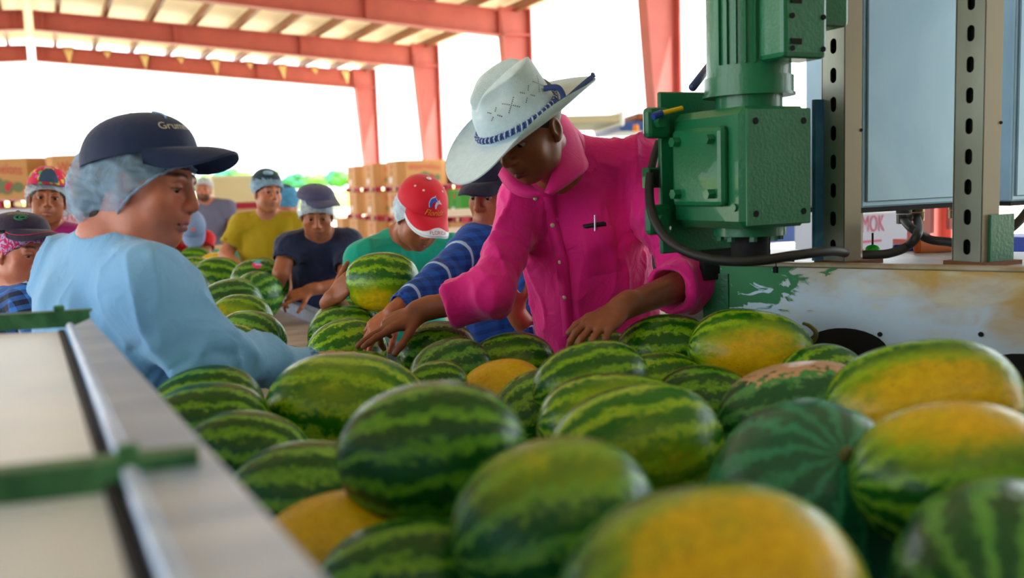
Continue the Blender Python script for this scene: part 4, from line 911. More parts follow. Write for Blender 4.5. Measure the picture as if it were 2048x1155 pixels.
        if hairline is not None:
            hw = st(z-.5*np.clip(-y-.0, -.1, .1)*hairline[1], hairline[0], hairline[0]+.012)*(1-st(y, .065, .08)); side = st(-y, -.012, .006)*st(z, -.075, -.06)*st(np.abs(x)*0-y, -.012, .02); mix(np.clip(np.maximum(hw, side*hairline[2]), 0, 1), hair)
        return C
    def eyes(s, parent, gaze=(0, 1, -.25)):
        for q in (-1, 1):
            c = s.p(q*.031, .0765, .0062); r = .0128*s.s; bm = bmesh.new(); bmesh.ops.create_uvsphere(bm, u_segments=18, v_segments=12, radius=r); V = np.array([v.co[:] for v in bm.verts])
            gd = np.array(s.r*gaze[0]+s.f*gaze[1]+s.u*gaze[2]); gd /= np.linalg.norm(gd); a = (V@gd)/r
            C = np.where(a[:, None] > .9, (.006, .004, .003), np.where(a[:, None] > .8, (.03, .014, .008), (.36, .31, .29)))
            me = bpy.data.meshes.new('eye'); bm.to_mesh(me); bm.free(); me.polygons.foreach_set('use_smooth', [True]*len(me.polygons)); me.materials.append(M_EYE)
            ca = me.color_attributes.new('Col', 'FLOAT_COLOR', 'POINT'); ca.data.foreach_set('color', np.concatenate([C, np.ones((len(C), 1))], 1).astype(np.float32).ravel())
            o = bpy.data.objects.new('eye', me); COL.objects.link(o); o.parent = parent; o.location = c-ORG[parent.name]
def hand(w, fdir, back, thumb=-1, curls=(.35, .35, .35, .35), spread=.06, tcurl=.35, sc=1., fl=None):
    "finger chains + palm; thumb=-1 for a right hand, +1 for a left hand"
    y = Vector(fdir).normalized(); z = Vector(back); z = (z-y*z.dot(y)).normalized(); x = y.cross(z); w = Vector(w); s = sc
    L = lambda a, b, c: w+(x*a+y*b+z*c)*s
    R = np.array(((x.x, y.x, z.x), (x.y, y.y, z.y), (x.z, y.z, z.z))); P_ = []
    P_ += [cap_(L(0, -.03, 0), L(0, .012, 0), .026*s, .024*s, .02), ell(L(0, .05, -.001), R, (.041*s, .052*s, .0155*s), .015), ell(L(thumb*.022, .03, -.01), R, (.02*s, .032*s, .016*s), .015)]
    tips = []; lens = (.074, .083, .077, .06) if fl is None else fl
    for i in range(4):
        bx = thumb*(.031-.0205*i); by = (.09, .095, .09, .081)[i]; b = L(bx, by, 0); P_ += [cap_(L(bx*.75, .04, .002), b, .0105*s, .0098*s, .012)]
        a = curls[i] if not isinstance(curls[i], tuple) else curls[i][0]; bend = curls[i] if isinstance(curls[i], tuple) else (curls[i], curls[i]*1.2, curls[i]*.8)
        ang = 0.; p = b; sp = thumb*(1.5-i)*spread
        for j, fr_ in enumerate((.46, .31, .23)):
            ang += bend[j]; d = (y*math.cos(ang)-z*math.sin(ang))+x*sp*(1 if j < 2 else .6); d.normalize(); q = p+d*lens[i]*fr_*s
            r0 = (.0094, .0088, .008)[j]*s*(.88 if i == 3 else 1); r1 = (.0088, .008, .0068)[j]*s*(.88 if i == 3 else 1); P_.append(cap_(p, q, r0, r1, .004)); p = q
        tips.append((p, (y*math.sin(ang)+z*math.cos(ang))))
    p = L(thumb*.026, .018, -.008); d = (x*thumb*.72+y*.68-z*.2).normalized(); ang = 0
    for j, ln in enumerate((.045, .034, .026)):
        dd = (d*math.cos(ang)+(y*.6-z*.5-x*thumb*.5).normalized()*math.sin(ang)).normalized(); q = p+dd*ln*s; P_.append(cap_(p, q, (.0135, .0108, .0095)[j]*s, (.0108, .0095, .0078)[j]*s, .006)); p = q; ang += tcurl
    tips.append((p, z)); return P_, tips
def bounds(prims, pad=.01):
    return np.min([p.lo for p in prims], 0)-pad, np.max([p.hi for p in prims], 0)+pad
def torso_prims(N, S1, S2, Pv, depth=.115, waist=.15, grow=0., hips=None, chestw=1., k=.06, belly=1.):
    N, S1, S2, Pv = map(Vector, (N, S1, S2, Pv)); up = (N-Pv).normalized(); rt = (S2-S1); sw = rt.length/2; rt = (rt-up*rt.dot(up)).normalized(); fw = up.cross(rt); R = np.array(((rt.x, fw.x, up.x), (rt.y, fw.y, up.y), (rt.z, fw.z, up.z)))
    H = (N-Pv).length; hips = hips or waist*1.05
    P_ = [ell(Pv+up*H*.62, R, (sw*.98*chestw+grow, depth+grow, H*.3+grow), k), ell(Pv+up*H*.33, R, (waist+grow, depth*.98*belly+grow, H*.3+grow), k), ell(Pv+up*H*.02, R, (hips+grow, depth*1.02+grow, H*.26+grow), k),
          cap_(S1, S2, .052+grow, k=k), cap_(N+up*.0, S1.lerp(N, .25), .042+grow, .05+grow, k=.05), cap_(N, S2.lerp(N, .25), .042+grow, .05+grow, k=.05)]
    return P_, R
def fabric(name, col, var=.1, rough=.8, kind=None, c2=None, scale=30., bump=.25, sheen=.2):
    m = mat(name, col, rough, spec=.25); N = m.node_tree.nodes; L = m.node_tree.links; b = N['Principled BSDF']; b.inputs['Sheen Weight'].default_value = sheen
    tc = N.new('ShaderNodeTexCoord'); c1 = hexl(col)
    n = N.new('ShaderNodeTexNoise'); n.inputs['Scale'].default_value = 7; n.inputs['Detail'].default_value = 5; L.new(tc.outputs['Object'], n.inputs['Vector'])
    r = N.new('ShaderNodeMapRange'); r.inputs[1].default_value = .3; r.inputs[2].default_value = .7; r.inputs[3].default_value = 1-var; r.inputs[4].default_value = 1+var; L.new(n.outputs[0], r.inputs[0])
    mx = N.new('ShaderNodeMix'); mx.data_type = 'RGBA'; mx.blend_type = 'MULTIPLY'; mx.inputs[0].default_value = 1; L.new(r.outputs[0], mx.inputs[7]); mx.inputs[6].default_value = c1
    if kind == 'plaid':
        sp = N.new('ShaderNodeSeparateXYZ'); L.new(tc.outputs['Object'], sp.inputs[0]); prev = None
        def M_(op, a, c=None):
            q = N.new('ShaderNodeMath'); q.operation = op
            for i, v in enumerate((a, c)):
                if v is None: continue
                if isinstance(v, (int, float)): q.inputs[i].default_value = v
                else: L.new(v, q.inputs[i])
            return q.outputs[0]
        ax = M_('ADD', M_('MULTIPLY', sp.outputs[0], .8), M_('MULTIPLY', sp.outputs[1], .6)); s1 = M_('SINE', M_('MULTIPLY', ax, scale*6.283)); s2 = M_('SINE', M_('MULTIPLY', M_('ADD', sp.outputs[2], M_('MULTIPLY', sp.outputs[1], .35)), scale*6.283))
        f = M_('ADD', M_('GREATER_THAN', s1, .1), M_('GREATER_THAN', s2, .1)); f = M_('MULTIPLY', f, .5)
        m2 = N.new('ShaderNodeMix'); m2.data_type = 'RGBA'; L.new(f, m2.inputs[0]); m2.inputs[6].default_value = c1; m2.inputs[7].default_value = hexl(c2)
        w = M_('GREATER_THAN', M_('SINE', M_('MULTIPLY', ax, scale*2.09)), .965); m3 = N.new('ShaderNodeMix'); m3.data_type = 'RGBA'; L.new(w, m3.inputs[0]); L.new(m2.outputs[2], m3.inputs[6]); m3.inputs[7].default_value = hexl('a8c8ea'); L.new(m3.outputs[2], mx.inputs[6])
    elif kind == 'spots':
        v = N.new('ShaderNodeTexVoronoi'); v.inputs['Scale'].default_value = scale; L.new(tc.outputs['Object'], v.inputs['Vector']); rp = N.new('ShaderNodeValToRGB'); rp.color_ramp.interpolation = 'CONSTANT'; els = rp.color_ramp.elements; els[0].color = c1; els[1].color = hexl('e8c020'); els[1].position = .45
        for ps, cc in ((.62, 'd81a50'), (.72, '2fc060'), (.8, 'c81a5a'), (.9, 'e05ac0')): e = els.new(ps); e.color = hexl(cc)
        sp = N.new('ShaderNodeSeparateColor'); L.new(v.outputs['Color'], sp.inputs[0]); L.new(sp.outputs[0], rp.inputs[0]); L.new(rp.outputs[0], mx.inputs[6])
    elif kind == 'paisley':
        v = N.new('ShaderNodeTexNoise'); v.inputs['Scale'].default_value = scale; v.inputs['Distortion'].default_value = 3.; L.new(tc.outputs['Object'], v.inputs['Vector']); rp = N.new('ShaderNodeValToRGB'); rp.color_ramp.elements[0].color = c1; rp.color_ramp.elements[0].position = .48; rp.color_ramp.elements[1].color = hexl(c2); rp.color_ramp.elements[1].position = .54; L.new(v.outputs[0], rp.inputs[0]); L.new(rp.outputs[0], mx.inputs[6])
    L.new(mx.outputs[2], b.inputs['Base Color'])
    n2 = N.new('ShaderNodeTexNoise'); n2.inputs['Scale'].default_value = 16; n2.inputs['Detail'].default_value = 3; n2.inputs['Distortion'].default_value = 1.2; L.new(tc.outputs['Object'], n2.inputs['Vector'])
    bp = N.new('ShaderNodeBump'); bp.inputs['Strength'].default_value = bump; bp.inputs['Distance'].default_value = .02; L.new(n2.outputs[0], bp.inputs['Height']); L.new(bp.outputs[0], b.inputs['Normal']); return m
def cloth_mesh(name, prims, lo, hi, res, m, parent, fold=.006, fscale=(9, 9, 3.2), seed=0, rings=(), off=0., calm=None):
    V, Qd = chunk(prims, lo, hi, res, off); n = normals(V, Qd)
    if fold:
        fs = np.array(fscale); w = ridged(V*fs+vnoise(V*5, seed+3)[:, None]*1.2, seed)**3-.35; w = w+.45*(ridged(V*fs*2.3+vnoise(V*9, seed+4)[:, None], seed+5)**4-.3); w = w*(1 if calm is None else np.clip((np.linalg.norm(V-np.array(calm[0]), axis=1)-calm[1])/.06, .08, 1)); V = V+n*(w*fold)[:, None]
    for (a, b, amp, freq, reach) in rings:      # creases running part of the way round a limb between a and b
        a = np.array(a); b = np.array(b); d = b-a; L = np.linalg.norm(d); d /= L; t = (V-a)@d; rad = np.linalg.norm(V-a-t[:, None]*d, axis=1)
        wgt = np.exp(-((t/L-.5)/.45)**4)*(rad < reach)
        for s2, fr2 in ((0, 1.), (7, 1.7)):
            ph = t*freq*fr2*.55+vnoise(V*(11+s2), seed+9+s2)*6+vnoise(V*4, seed+2)*6; mk = np.clip(vnoise(V*13, seed+21+s2)*2.6-.8, 0, 1)
            V = V-n*(amp*1.5*wgt*mk*np.exp(-(np.sin(ph*.5)**2)/.12)/fr2)[:, None]
    return np_mesh(name, V, Qd, m, parent)
# ------------------------------------------------------------------ head wear
M_NET = None
def net_mat(name, col, alpha):
    if name in MATS: return MATS[name]
    m = mat(name, col, .7, spec=.2); N = m.node_tree.nodes; L = m.node_tree.links; b = N['Principled BSDF']; tc = N.new('ShaderNodeTexCoord')
    n = N.new('ShaderNodeTexNoise'); n.inputs['Scale'].default_value = 16; n.inputs['Detail'].default_value = 4; n.inputs['Distortion'].default_value = 1.2; L.new(tc.outputs['Object'], n.inputs['Vector'])
    r = N.new('ShaderNodeMapRange'); r.inputs[1].default_value = .35; r.inputs[2].default_value = .68; r.inputs[3].default_value = max(0, alpha-.16); r.inputs[4].default_value = min(1, alpha+.22); L.new(n.outputs[0], r.inputs[0]); L.new(r.outputs[0], b.inputs['Alpha'])
    bp = N.new('ShaderNodeBump'); bp.inputs['Strength'].default_value = .5; bp.inputs['Distance'].default_value = .01; L.new(n.outputs[0], bp.inputs['Height']); L.new(bp.outputs[0], b.inputs['Normal']); return m
def hairnet(h, parent, m, res=.004, R=(.088, .108, .09), c=(0, -.012, .028), cut=((0, .035, -.03), (0, .55, -.84)), bag=None, ruff=True, seed=0, pleat=.003, hairm=True):
    P_ = [h.e(*c, *R, .01)]
    if bag: P_.append(h.e(*bag, .03))
    P_.append(half(h.p(*cut[0]), h.r*0+h.f*cut[1][1]+h.u*cut[1][2], 's', .004))
    V, Qd = chunk(P_, *bounds(P_[:-1], .012), res); L = h.loc(V); n = normals(V, Qd)
    a = np.arctan2(L[:, 0], L[:, 2]-.02); pl = np.sin(a*26+vnoise(L*30, seed)*5)*.55+vnoise(L*45, seed+1)-.5
    rimd = np.abs((L-np.array(cut[0]))@(np.array(cut[1])/np.linalg.norm(cut[1])))
    V = V+n*(pleat*pl*(np.clip(rimd/.03, .25, 1)))[:, None]
    # drop the flat cut faces so that the net is an open bag
    fc = V[Qd].mean(1); Lf = h.loc(fc); nn = np.array(cut[1])/np.linalg.norm(cut[1]); keep = ((Lf-np.array(cut[0]))@nn) < -.0035
    o = np_mesh('hairnet', V, Qd[keep], m, parent)
    if ruff:   # gathered elastic edge
        mb = MB(); e1 = Vector((1, 0, 0)); e2 = Vector((0, -nn[2], nn[1])); cc = Vector(cut[0]); pts = []
        for i in range(72):
            t = 2*math.pi*i/72; d = e1*math.cos(t)+e2*math.sin(t); lo_, hi_ = 0., .25
            for _ in range(18):
                md = (lo_+hi_)/2; q = cc+d*md; ins = sum(((q[j]-c[j])/R[j])**2 for j in range(3)) < 1
                if bag: ins = ins or sum(((q[j]-bag[j])/bag[3+j])**2 for j in range(3)) < 1
                lo_, hi_ = (md, hi_) if ins else (lo_, md)
            w = .0022*math.sin(i*2.1+seed)+.0015*math.sin(i*5.3); pts.append(h.p(*(cc+d*(lo_+.001+w))))
        mb.tube(pts, .0032*h.s, 6, True); mb.build('elastic_edge', m, parent)
    return o
def hair_shell(h, parent, col=(.012, .009, .008), R=(.079, .1, .088), c=(0, -.014, .038), cut=((0, .03, -.035), (0, .6, -.8)), res=.005, extra=()):
    P_ = [h.e(*c, *R, .01)]+[h.e(*e, .02) for e in extra]+[half(h.p(*cut[0]), h.f*cut[1][1]+h.u*cut[1][2], 's', .006)]
    V, Qd = chunk(P_, *bounds(P_[:-1], .01), res)
    return np_mesh('hair', V, Qd, mat('hair_dark', '15100e', .55), parent)
def cap_hat(h, parent, m, mb_=None, brim_len=.078, R=(.086, .106, .1), c=(0, -.008, .04), base=.036, tilt=0., brim_w=.075, brim_m=None, brim_drop=.012, brim_curve=.022, name='cap', btn=True, yaw=0., seams=True):
    "baseball cap in head space; returns a mapping (u angle, v height) -> crown point"
    Rt = Matrix.Rotation(tilt, 3, 'X') @ Matrix.Rotation(yaw, 3, 'Z')
    def T(v): q = Rt @ Vector(v); return h.p(q.x, q.y, q.z)
    def crown(u, v, lift=0.):
        t = 2*math.pi*u; e = v*math.pi/2; cr = math.cos(e)**.8; sr = math.sin(e)
        bulge = 1+.035*math.sin(e*2)*max(0, math.sin(t))
        seam = 1-(.006*math.exp(-(((t*3/math.pi+.5) % 1-.5)/.05)**2) if seams else 0)
        x = (R[0]+lift)*math.cos(t)*cr*bulge*seam; y = (R[1]+lift)*math.sin(t)*cr*bulge*seam; z = base+(c[2]+R[2]-base+lift)*sr
        return T((c[0]+x, c[1]+y, z))
    mb = MB(); mb.grid(lambda u, v: crown(u, v*.995), 48, 16, True)
    mb.grid(lambda u, v: crown(u, v*.3, -.003), 48, 4, True, flip=True)
    cr_ = mb.build('crown', m, parent)
    def brim(u, v, z=0.):
        a = (u*2-1); t = math.pi/2-a*1.12; ex, ey = (R[0]+.001)*math.cos(t), (R[1]+.001)*math.sin(t)
        x = ex+a*.012*v*(1-abs(a)); y = ey+brim_len*v*(1-abs(a)**2.6); zz = base-.0-brim_drop*v*v*2-brim_curve*1.7*abs(a)**1.6*v*(1-abs(a)**2.6)**.8+.002+z
        return T((c[0]+x*(1-.0*v), c[1]+y, zz))
    mb = MB(); mb.grid(lambda u, v: brim(u, v, .0028), 25, 9); mb.grid(lambda u, v: brim(u, v, -.0028), 25, 9, flip=True)
    mb.grid(lambda u, v: brim(u, 1, .0028-.0056*v), 25, 2, flip=True); mb.build('brim', brim_m or m, cr_)
    if btn: p = crown(0, 1.); mb = MB(); mb.grid(lambda u, v: p+(h.r*math.cos(6.283*u)*v+h.f*math.sin(6.283*u)*v)*.009*h.s+h.u*.005*h.s*(1-v*v), 12, 5, True); mb.build('top_button', m, cr_)
    return cr_, crown, brim
def wrap_text(txt, size, fn, m, name, parent, shear=0.):
    vs, fs = text_polys(txt, size, shear=shear); mb = MB(); mb.add([fn(v.x, v.y) for v in vs], fs); return mb.build(name, m, parent)
def finish_body(root, prims, chunks, skin, colorf, res_core=.014, legs=None):
    VV = []; QQ = []; CC = []; o = 0
    for (lo, hi, res) in chunks:
        V, Qd = chunk(prims, lo, hi, res)
        if len(V) == 0: continue
        VV.append(V); QQ.append(Qd+o); CC.append(colorf(V)); o += len(V)
    lo, hi = bounds(prims, .02); V, Qd = chunk(prims, lo, hi, res_core, .009); VV.append(V); QQ.append(Qd+o); CC.append(np.tile(np.array(skin), (len(V), 1)))
    return np_mesh('body', np.concatenate(VV), np.concatenate(QQ), M_SKIN, root, np.concatenate(CC))
def legs_prims(Pv, zfoot=.04, sep=.1, r=.075, fw=(0, 1, 0), grow=0.):
    Pv = Vector(Pv); f = Vector(fw); s = f.cross(UP).normalized(); P_ = []
    for q in (-1, 1):
        hp = Pv+s*q*sep+UP*.0; kn = Vector((hp.x, hp.y, hp.z*.53))+f*.02; an = Vector((hp.x, hp.y, .09)); P_ += [cap_(hp, kn, r+grow, r*.72+grow, .04), cap_(kn, an, r*.7+grow, r*.5+grow, .03)]
        if not grow: P_.append(cap_(an-UP*.04, an+f*.16-UP*.05, .04, .032, .02))
    return P_
def trousers(root, Pv, m, sep=.1, r=.075, fw=(0, 1, 0), hips=.17, depth=.125):
    P_ = legs_prims(Pv, sep=sep, r=r, fw=fw, grow=.014); Pv = Vector(Pv); f = Vector(fw).normalized(); s = f.cross(UP).normalized(); R = np.array(((s.x, f.x, 0), (s.y, f.y, 0), (s.z, f.z, 1)))
    P_ = [ell(Pv+UP*.0, R, (hips, depth, .17), .05)]+P_; V, Qd = chunk(P_, *bounds(P_, .02), .015); np_mesh('trousers', V, Qd, m, root)
    for q in (-1, 1):
        a = Vector((Pv.x, Pv.y, .06))+s*q*sep; mb = MB(); bm = bmesh.new(); bmesh.ops.create_cube(bm, size=1); bmesh.ops.scale(bm, vec=(.1, .28, .11), verts=bm.verts); bmesh.ops.bevel(bm, geom=bm.edges[:], offset=.035, segments=2, affect='EDGES')
        mb.bm(bm, frame(a+f*.06-UP*.003, s, UP), True); mb.build('shoe', mat('shoe_dark', '2a2622', .6), root)
SKIN = {'tan': hexl('c87860')[:3], 'brown': hexl('a86242')[:3], 'dark': hexl('a25c3c')[:3], 'light': hexl('cf9272')[:3], 'pink': hexl('c07a5c')[:3]}
# ------------------------------------------------------------------ people
from mathutils.bvhtree import BVHTree
def bvh_of(o):
    o0 = ORG[o.parent.name]; me = o.data; return BVHTree.FromPolygons([v.co+o0 for v in me.vertices], [tuple(p.vertices) for p in me.polygons])
def hit(bv, px, py):
    d = (P(px, py, 1)-CAMP).normalized(); r = bv.ray_cast(CAMP, d); return (r[0], (r[1] if r[1].dot(d) < 0 else -r[1])) if r[0] else (None, None)
def ribbon(bv, pts, w, lift, name, m, parent, n=40, thick=.0015):
    path = bez([Vector((x, y, 0)) for x, y in pts], max(2, n//(len(pts)-1))); mb = MB(); A = []; B_ = []
    H = [hit(bv, q.x, q.y) for q in path]; H = [h for h in H if h[0]]
    for i in range(len(H)):
        t = (H[min(i+1, len(H)-1)][0]-H[max(i-1, 0)][0]).normalized(); s = t.cross(H[i][1]).normalized(); A.append((H[i][0]+H[i][1]*lift-s*w/2, H[i][0]+H[i][1]*lift+s*w/2, H[i][0]-H[i][1]*.004-s*w/2, H[i][0]-H[i][1]*.004+s*w/2))
    v = [p for a in A for p in a]; f = []
    for i in range(len(A)-1): a, c = i*4, i*4+4; f += [(a, a+1, c+1, c), (a, c, c+2, a+2), (a+1, a+3, c+3, c+1)]
    mb.add(v, f, True); return mb.build(name, m, parent)
def patch(bv, pxs, lift, name, m, parent, nu=14, nv=12):
    "quad patch between four pixel corners laid on a surface"
    (a, b, c, d) = [Vector((x, y, 0)) for x, y in pxs]; mb = MB(); last = [None]
    def fn(u, v):
        q = (a.lerp(b, u)).lerp(d.lerp(c, u), v); h, n = hit(bv, q.x, q.y)
        if h is None: return last[0]
        edge = min(u, 1-u, v, 1-v); last[0] = h+n*(lift if edge > 1e-6 else -.002); return last[0]
    mb.grid(fn, nu, nv); return mb.build(name, m, parent)
def root_at(name, label, cat, p, group=None): return thing(name, label, cat, (p.x, p.y, 0), group)
Q3 = lambda a: P(*a)
PEOPLE = 'workers at the packing line'

# ---- man with the straw hat and pink shirt ------------------------------------------------
def hat_man():
    H = Head(P(1058, 258, 2.44), dirv(-.52, -.6, .58), dirv(-.35, .75, .5), 1.06)
    N = P(1122, 300, 2.68); S1 = P(1282, 330, 2.7); S2 = P(1050, 405, 2.66); Pv = P(1232, 765, 2.86)
    E1, W1 = P(1382, 562, 2.54), P(1242, 616, 2.32); E2, W2 = P(985, 585, 2.5), P(838, 622, 2.56)
    rt = root_at('person', 'man in a bright pink shirt and white straw cowboy hat bending over the watermelons', 'person', Pv, PEOPLE); sk = SKIN['dark']
    neckb = N+UP*.0
    nk = [cap_(H.p(0, -.02, -.045), N-UP*.03, .056, .06, .03), cap_(H.p(0, .02, -.08), N+TC*.06-UP*.08-CR*.01, .03, .045, .04)]
    tor, R = torso_prims(N, S1, S2, Pv, .115, .155)
    arm = [cap_(S1, E1, .05, .042, .02), cap_(E1, W1, .044, .029, .02), cap_(S2, E2, .05, .042, .02), cap_(E2, W2, .044, .028, .02)]
    # resting hand on the melon (his left): fingers point down-left
    h1, t1 = hand(W1, dirv(-.62, -.42, .55), dirv(-.15, .85, .5), 1, ((.25, .5, .35), (.3, .5, .35), (.35, .5, .35), (.4, .55, .4)), .11, .3, 1.06)
    # reaching hand (his right): index and middle stretched left, others curled down
    h2, t2 = hand(W2, dirv(-.85, -.38, .12), dirv(-.3, .8, .45), -1, ((.0, .12, .08), (.05, .15, .1), (.75, .55, .4), (.95, .6, .4)), .12, .35, 1.06)
    prims = H.prims(jaw=1.04, nose=1.05)+nk+tor+arm+h1+h2+legs_prims(Pv, fw=(-.6, -.8, 0))
    hp = H.p(0, 0, -.02); ch = [(np.array(hp)-.2, np.array(hp)+np.array((.2, .2, .17)), .0027)]
    for hd, w, e in ((h1, W1, E1), (h2, W2, E2)):
        lo, hi = bounds(hd, .004); ch.append((lo, hi, .0026)); q = [cap_(e, w, .05, .03)]; lo, hi = bounds(q, .0); ch.append((lo, hi, .006))
    def col(V):
        C = H.color(V, sk, brow=True, stubble=.25, blush=.2, lip=(.16, .05, .045))
        for tp in t1+t2:
            d = np.linalg.norm(V-np.array(tp[0]), axis=1); n = (V-np.array(tp[0]))@np.array(tp[1]); w = np.clip(1-d/.011, 0, 1)*(n > .002); C = C*(1-.7*w[:, None])+np.array((.42, .2, .17))*.7*w[:, None]
        return C
    finish_body(rt, prims, ch, sk, col); H.eyes(rt)
    hair_shell(H, rt, (.05, .045, .04), R=(.078, .098, .086), cut=((0, .02, -.03), (0, .75, -.66)))
    # shirt
    m = fabric('pink_cotton', 'fa1e96', .06, .62, bump=.32, sheen=.3)
    ts, _ = torso_prims(N-UP*.01, S1, S2, Pv, .125, .172, .016, hips=.19)
    c1 = E1.lerp(W1, .30); c2 = E2.lerp(W2, .48); d1 = (W1-E1).normalized(); d2 = (W2-E2).normalized()
    P_ = ts+[cap_(S1, S1.lerp(E1, .55), .074, .072, .04), cap_(S1.lerp(E1, .5), E1, .072, .07, .03), cap_(S2, E2, .072, .058, .04), cap_(E1, c1, .068, .064, .03, clip=(c1, d1)), cap_(E2, c2, .058, .055, .03, clip=(c2, d2)),
             cap_(c1-d1*.035, c1+d1*.012, .066, .067, .006, clip=(c1+d1*.012, d1)), cap_(c2-d2*.04, c2+d2*.014, .059, .061, .006, clip=(c2+d2*.014, d2)),
             cap_(c1-d1*.03, c1+d1*.08, .05, .054, .004, 's'), cap_(c2-d2*.03, c2+d2*.08, .043, .048, .004, 's'),
             ell(N+UP*.05+TC*.03, R, (.06, .066, .06), .012, 's')]
    # V opening below the collar
    P_.append(cap_(P(1062, 335, 2.44), P(1086, 380, 2.44), .04, .012, .01, 's'))
    lo, hi = bounds(P_[:12], .02)
    sh = cloth_mesh('shirt', P_, lo, hi, .0065, m, rt, .015, (9, 9, 3), 3, rings=((S1.lerp(E1, .35), E1.lerp(W1, .0), .006, 95, .16), (S2.lerp(E2, .3), E2.lerp(W2, .05), .006, 90, .15)))
    bv = bvh_of(sh); ms = fabric('pink_cotton_trim', 'f01a8c', .05, .62, bump=.1)
    ribbon(bv, [(1098, 392), (1108, 460), (1124, 530), (1132, 600), (1138, 672)], .034, .0035, 'placket', ms, rt)
    mbtn = mat('button_pearl', 'e8d8b0', .3)
    for (x, y) in ((1105, 450), (1120, 523), (1130, 593), (1070, 397)):
        p, n = hit(bv, x, y)
        if p: fr_ = frame(p+n*.004, n.orthogonal(), n); mb = MB(); mb.grid(lambda u, v: fr_ @ Vector((.0062*v*math.cos(6.283*u), .0062*v*math.sin(6.283*u), .0024*(1-v**4))), 14, 4, True); mb.build('button', mbtn, rt)
    pk = patch(bv, [(1160, 452), (1232, 446), (1242, 545), (1168, 560)], .004, 'pocket', ms, rt)
    patch(bv, [(1163, 448), (1213, 440), (1215, 453), (1166, 460)], .0055, 'pocket_phone', M_BLK, rt, 8, 4)
    p, n = hit(bv, 1190, 440)
    if p: mb = MB(); q, n2 = hit(bv, 1190, 463); mb.cyl(p+n*.009+UP*.012, q+n2*.009, .003, n=10); mb.build('pen', mat('pen_silver', 'd8dce8', .25, .6), rt)
    # collar: stand and fold-over flaps round the neck
    nd = (H.p(0, -.01, -.06)-N).normalized(); nc = N+nd*.012-TC*.008+CR*.004; fwd = (TC*.8-CR*.55).normalized(); fwd = (fwd-nd*fwd.dot(nd)).normalized(); rg = fwd.cross(nd)
    def colr(u, v): a = math.radians(30)+u*math.radians(300); return nc+fwd*(math.cos(a)*.074)+rg*(math.sin(a)*.07)+nd*(-.02+.06*v-.02*math.cos(a))
    mb = MB(); mb.grid(colr, 40, 4); cs = mb.build('collar_stand', ms, rt); cs.modifiers.new('solid', 'SOLIDIFY').thickness = .003
    for inn, out in ((((1104, 224, 2.6), (1116, 262, 2.53), (1114, 310, 2.47), (1102, 350, 2.435), (1088, 384, 2.425)), ((1132, 230, 2.68), (1154, 262, 2.62), (1169, 305, 2.55), (1173, 340, 2.485), (1106, 390, 2.42))),
                     (((1008, 332, 2.52), (1030, 352, 2.47), (1052, 366, 2.45), (1070, 375, 2.44), (1084, 384, 2.435)), ((998, 350, 2.53), (1012, 372, 2.48), (1032, 388, 2.45), (1055, 394, 2.435), (1078, 392, 2.43)))):
        a = bez([P(*q) for q in inn], 6); b = bez([P(*q) for q in out], 6); n_ = len(a)
        mb = MB(); mb.grid(lambda u, v: a[round(u*(n_-1))].lerp(b[round(u*(n_-1))], v)+TC*(.012*math.sin(v*3.14)), n_, 7); co = mb.build('collar', ms, rt); co.modifiers.new('solid', 'SOLIDIFY').thickness = .003
    trousers(rt, Vector((Pv.x, Pv.y, min(Pv.z, .95))), mat('jeans_blue', '24406a', .8), fw=(-.6, -.8, 0))
    # ---- the hat (worn, so a part of its own thing)
    hc = H.p(-.01, .035, .042); hf = dirv(-.7, -.58, .36); hu = dirv(-.42, .78, .42); hh = Head(hc, hf, hu, 1.1)
    t = thing('cowboy_hat', 'white straw cowboy hat with a braided blue cord band on the man in pink', 'hat', hc)
    m = mat('white_straw', 'd8eef8', .55, var=.05, vscale=60, bump=.35, bscale=420)
    def crown(u, v, l=0.):
        a = 2*math.pi*u; ca, sa = math.cos(a), math.sin(a)
        if v <= 1: k = 1-.16*v**1.5; z = .118*v-.004
        else: w = v-1; k = .84*math.cos(w*math.pi/2); z = .114+.012*math.sin(w*math.pi/2)
        x = (.084+l)*k*ca; y = (.103+l)*k*sa; top = max(0, min(1, (z-.05)/.06)); top = top*top*(3-2*top)
        z -= .034*top*math.exp(-(x/.024)**2)*max(0, 1-(y/.1)**2*.35)
        x *= 1-.34*top*math.exp(-((y-.062)/.036)**2); z -= .018*top*max(0, y/.1)
        z += .01*top*max(0, -y/.1)
        return hh.p(x, y, z)
    mb = MB(); mb.grid(lambda u, v: crown(u, v*1.995), 64, 34, True); cr = mb.build('crown', m, t)
    def brim(u, v, z=0.):
        a = 2*math.pi*u; ca, sa = math.cos(a), math.sin(a); rx = .083+.098*v; ry = .102+.098*v; side = abs(ca)**2.2
        x = rx*ca*(1-.26*side*v**2); y = ry*sa*(1+.05*v*abs(sa)); zz = -.004+.032*side*v**1.8-(.03 if sa > 0 else .004)*abs(sa)**2*v**1.5+z
        return hh.p(x, y, zz)
    mb = MB(); mb.grid(lambda u, v: brim(u, v, .0015), 72, 12, True); mb.grid(lambda u, v: brim(u, v, -.0015), 72, 12, True, flip=True); mb.grid(lambda u, v: brim(u, 1, .0015-.003*v), 72, 2, True, flip=True); mb.build('brim', m, t)
    mbnd = mat('cord_navy', '2f4a86', .7); mb2 = mat('cord_light', 'c8d4ee', .7)
    for ph, mm, nm in ((0, mbnd, 'band_cord'), (math.pi, mbnd, 'band_cord'), (math.pi/2, mb2, 'band_cord')):
        pts = []
        for i in range(260):
            a = 2*math.pi*i/260; w = a*46+ph; r_ = .0042; x = (.0865+r_*math.cos(w))*math.cos(a); y = (.1055+r_*math.cos(w))*math.sin(a); pts.append(hh.p(x, y, .012+r_*1.3*math.sin(w)))
        mb = MB(); mb.tube(pts, .0032, 6, True); mb.build(nm, mm, t)
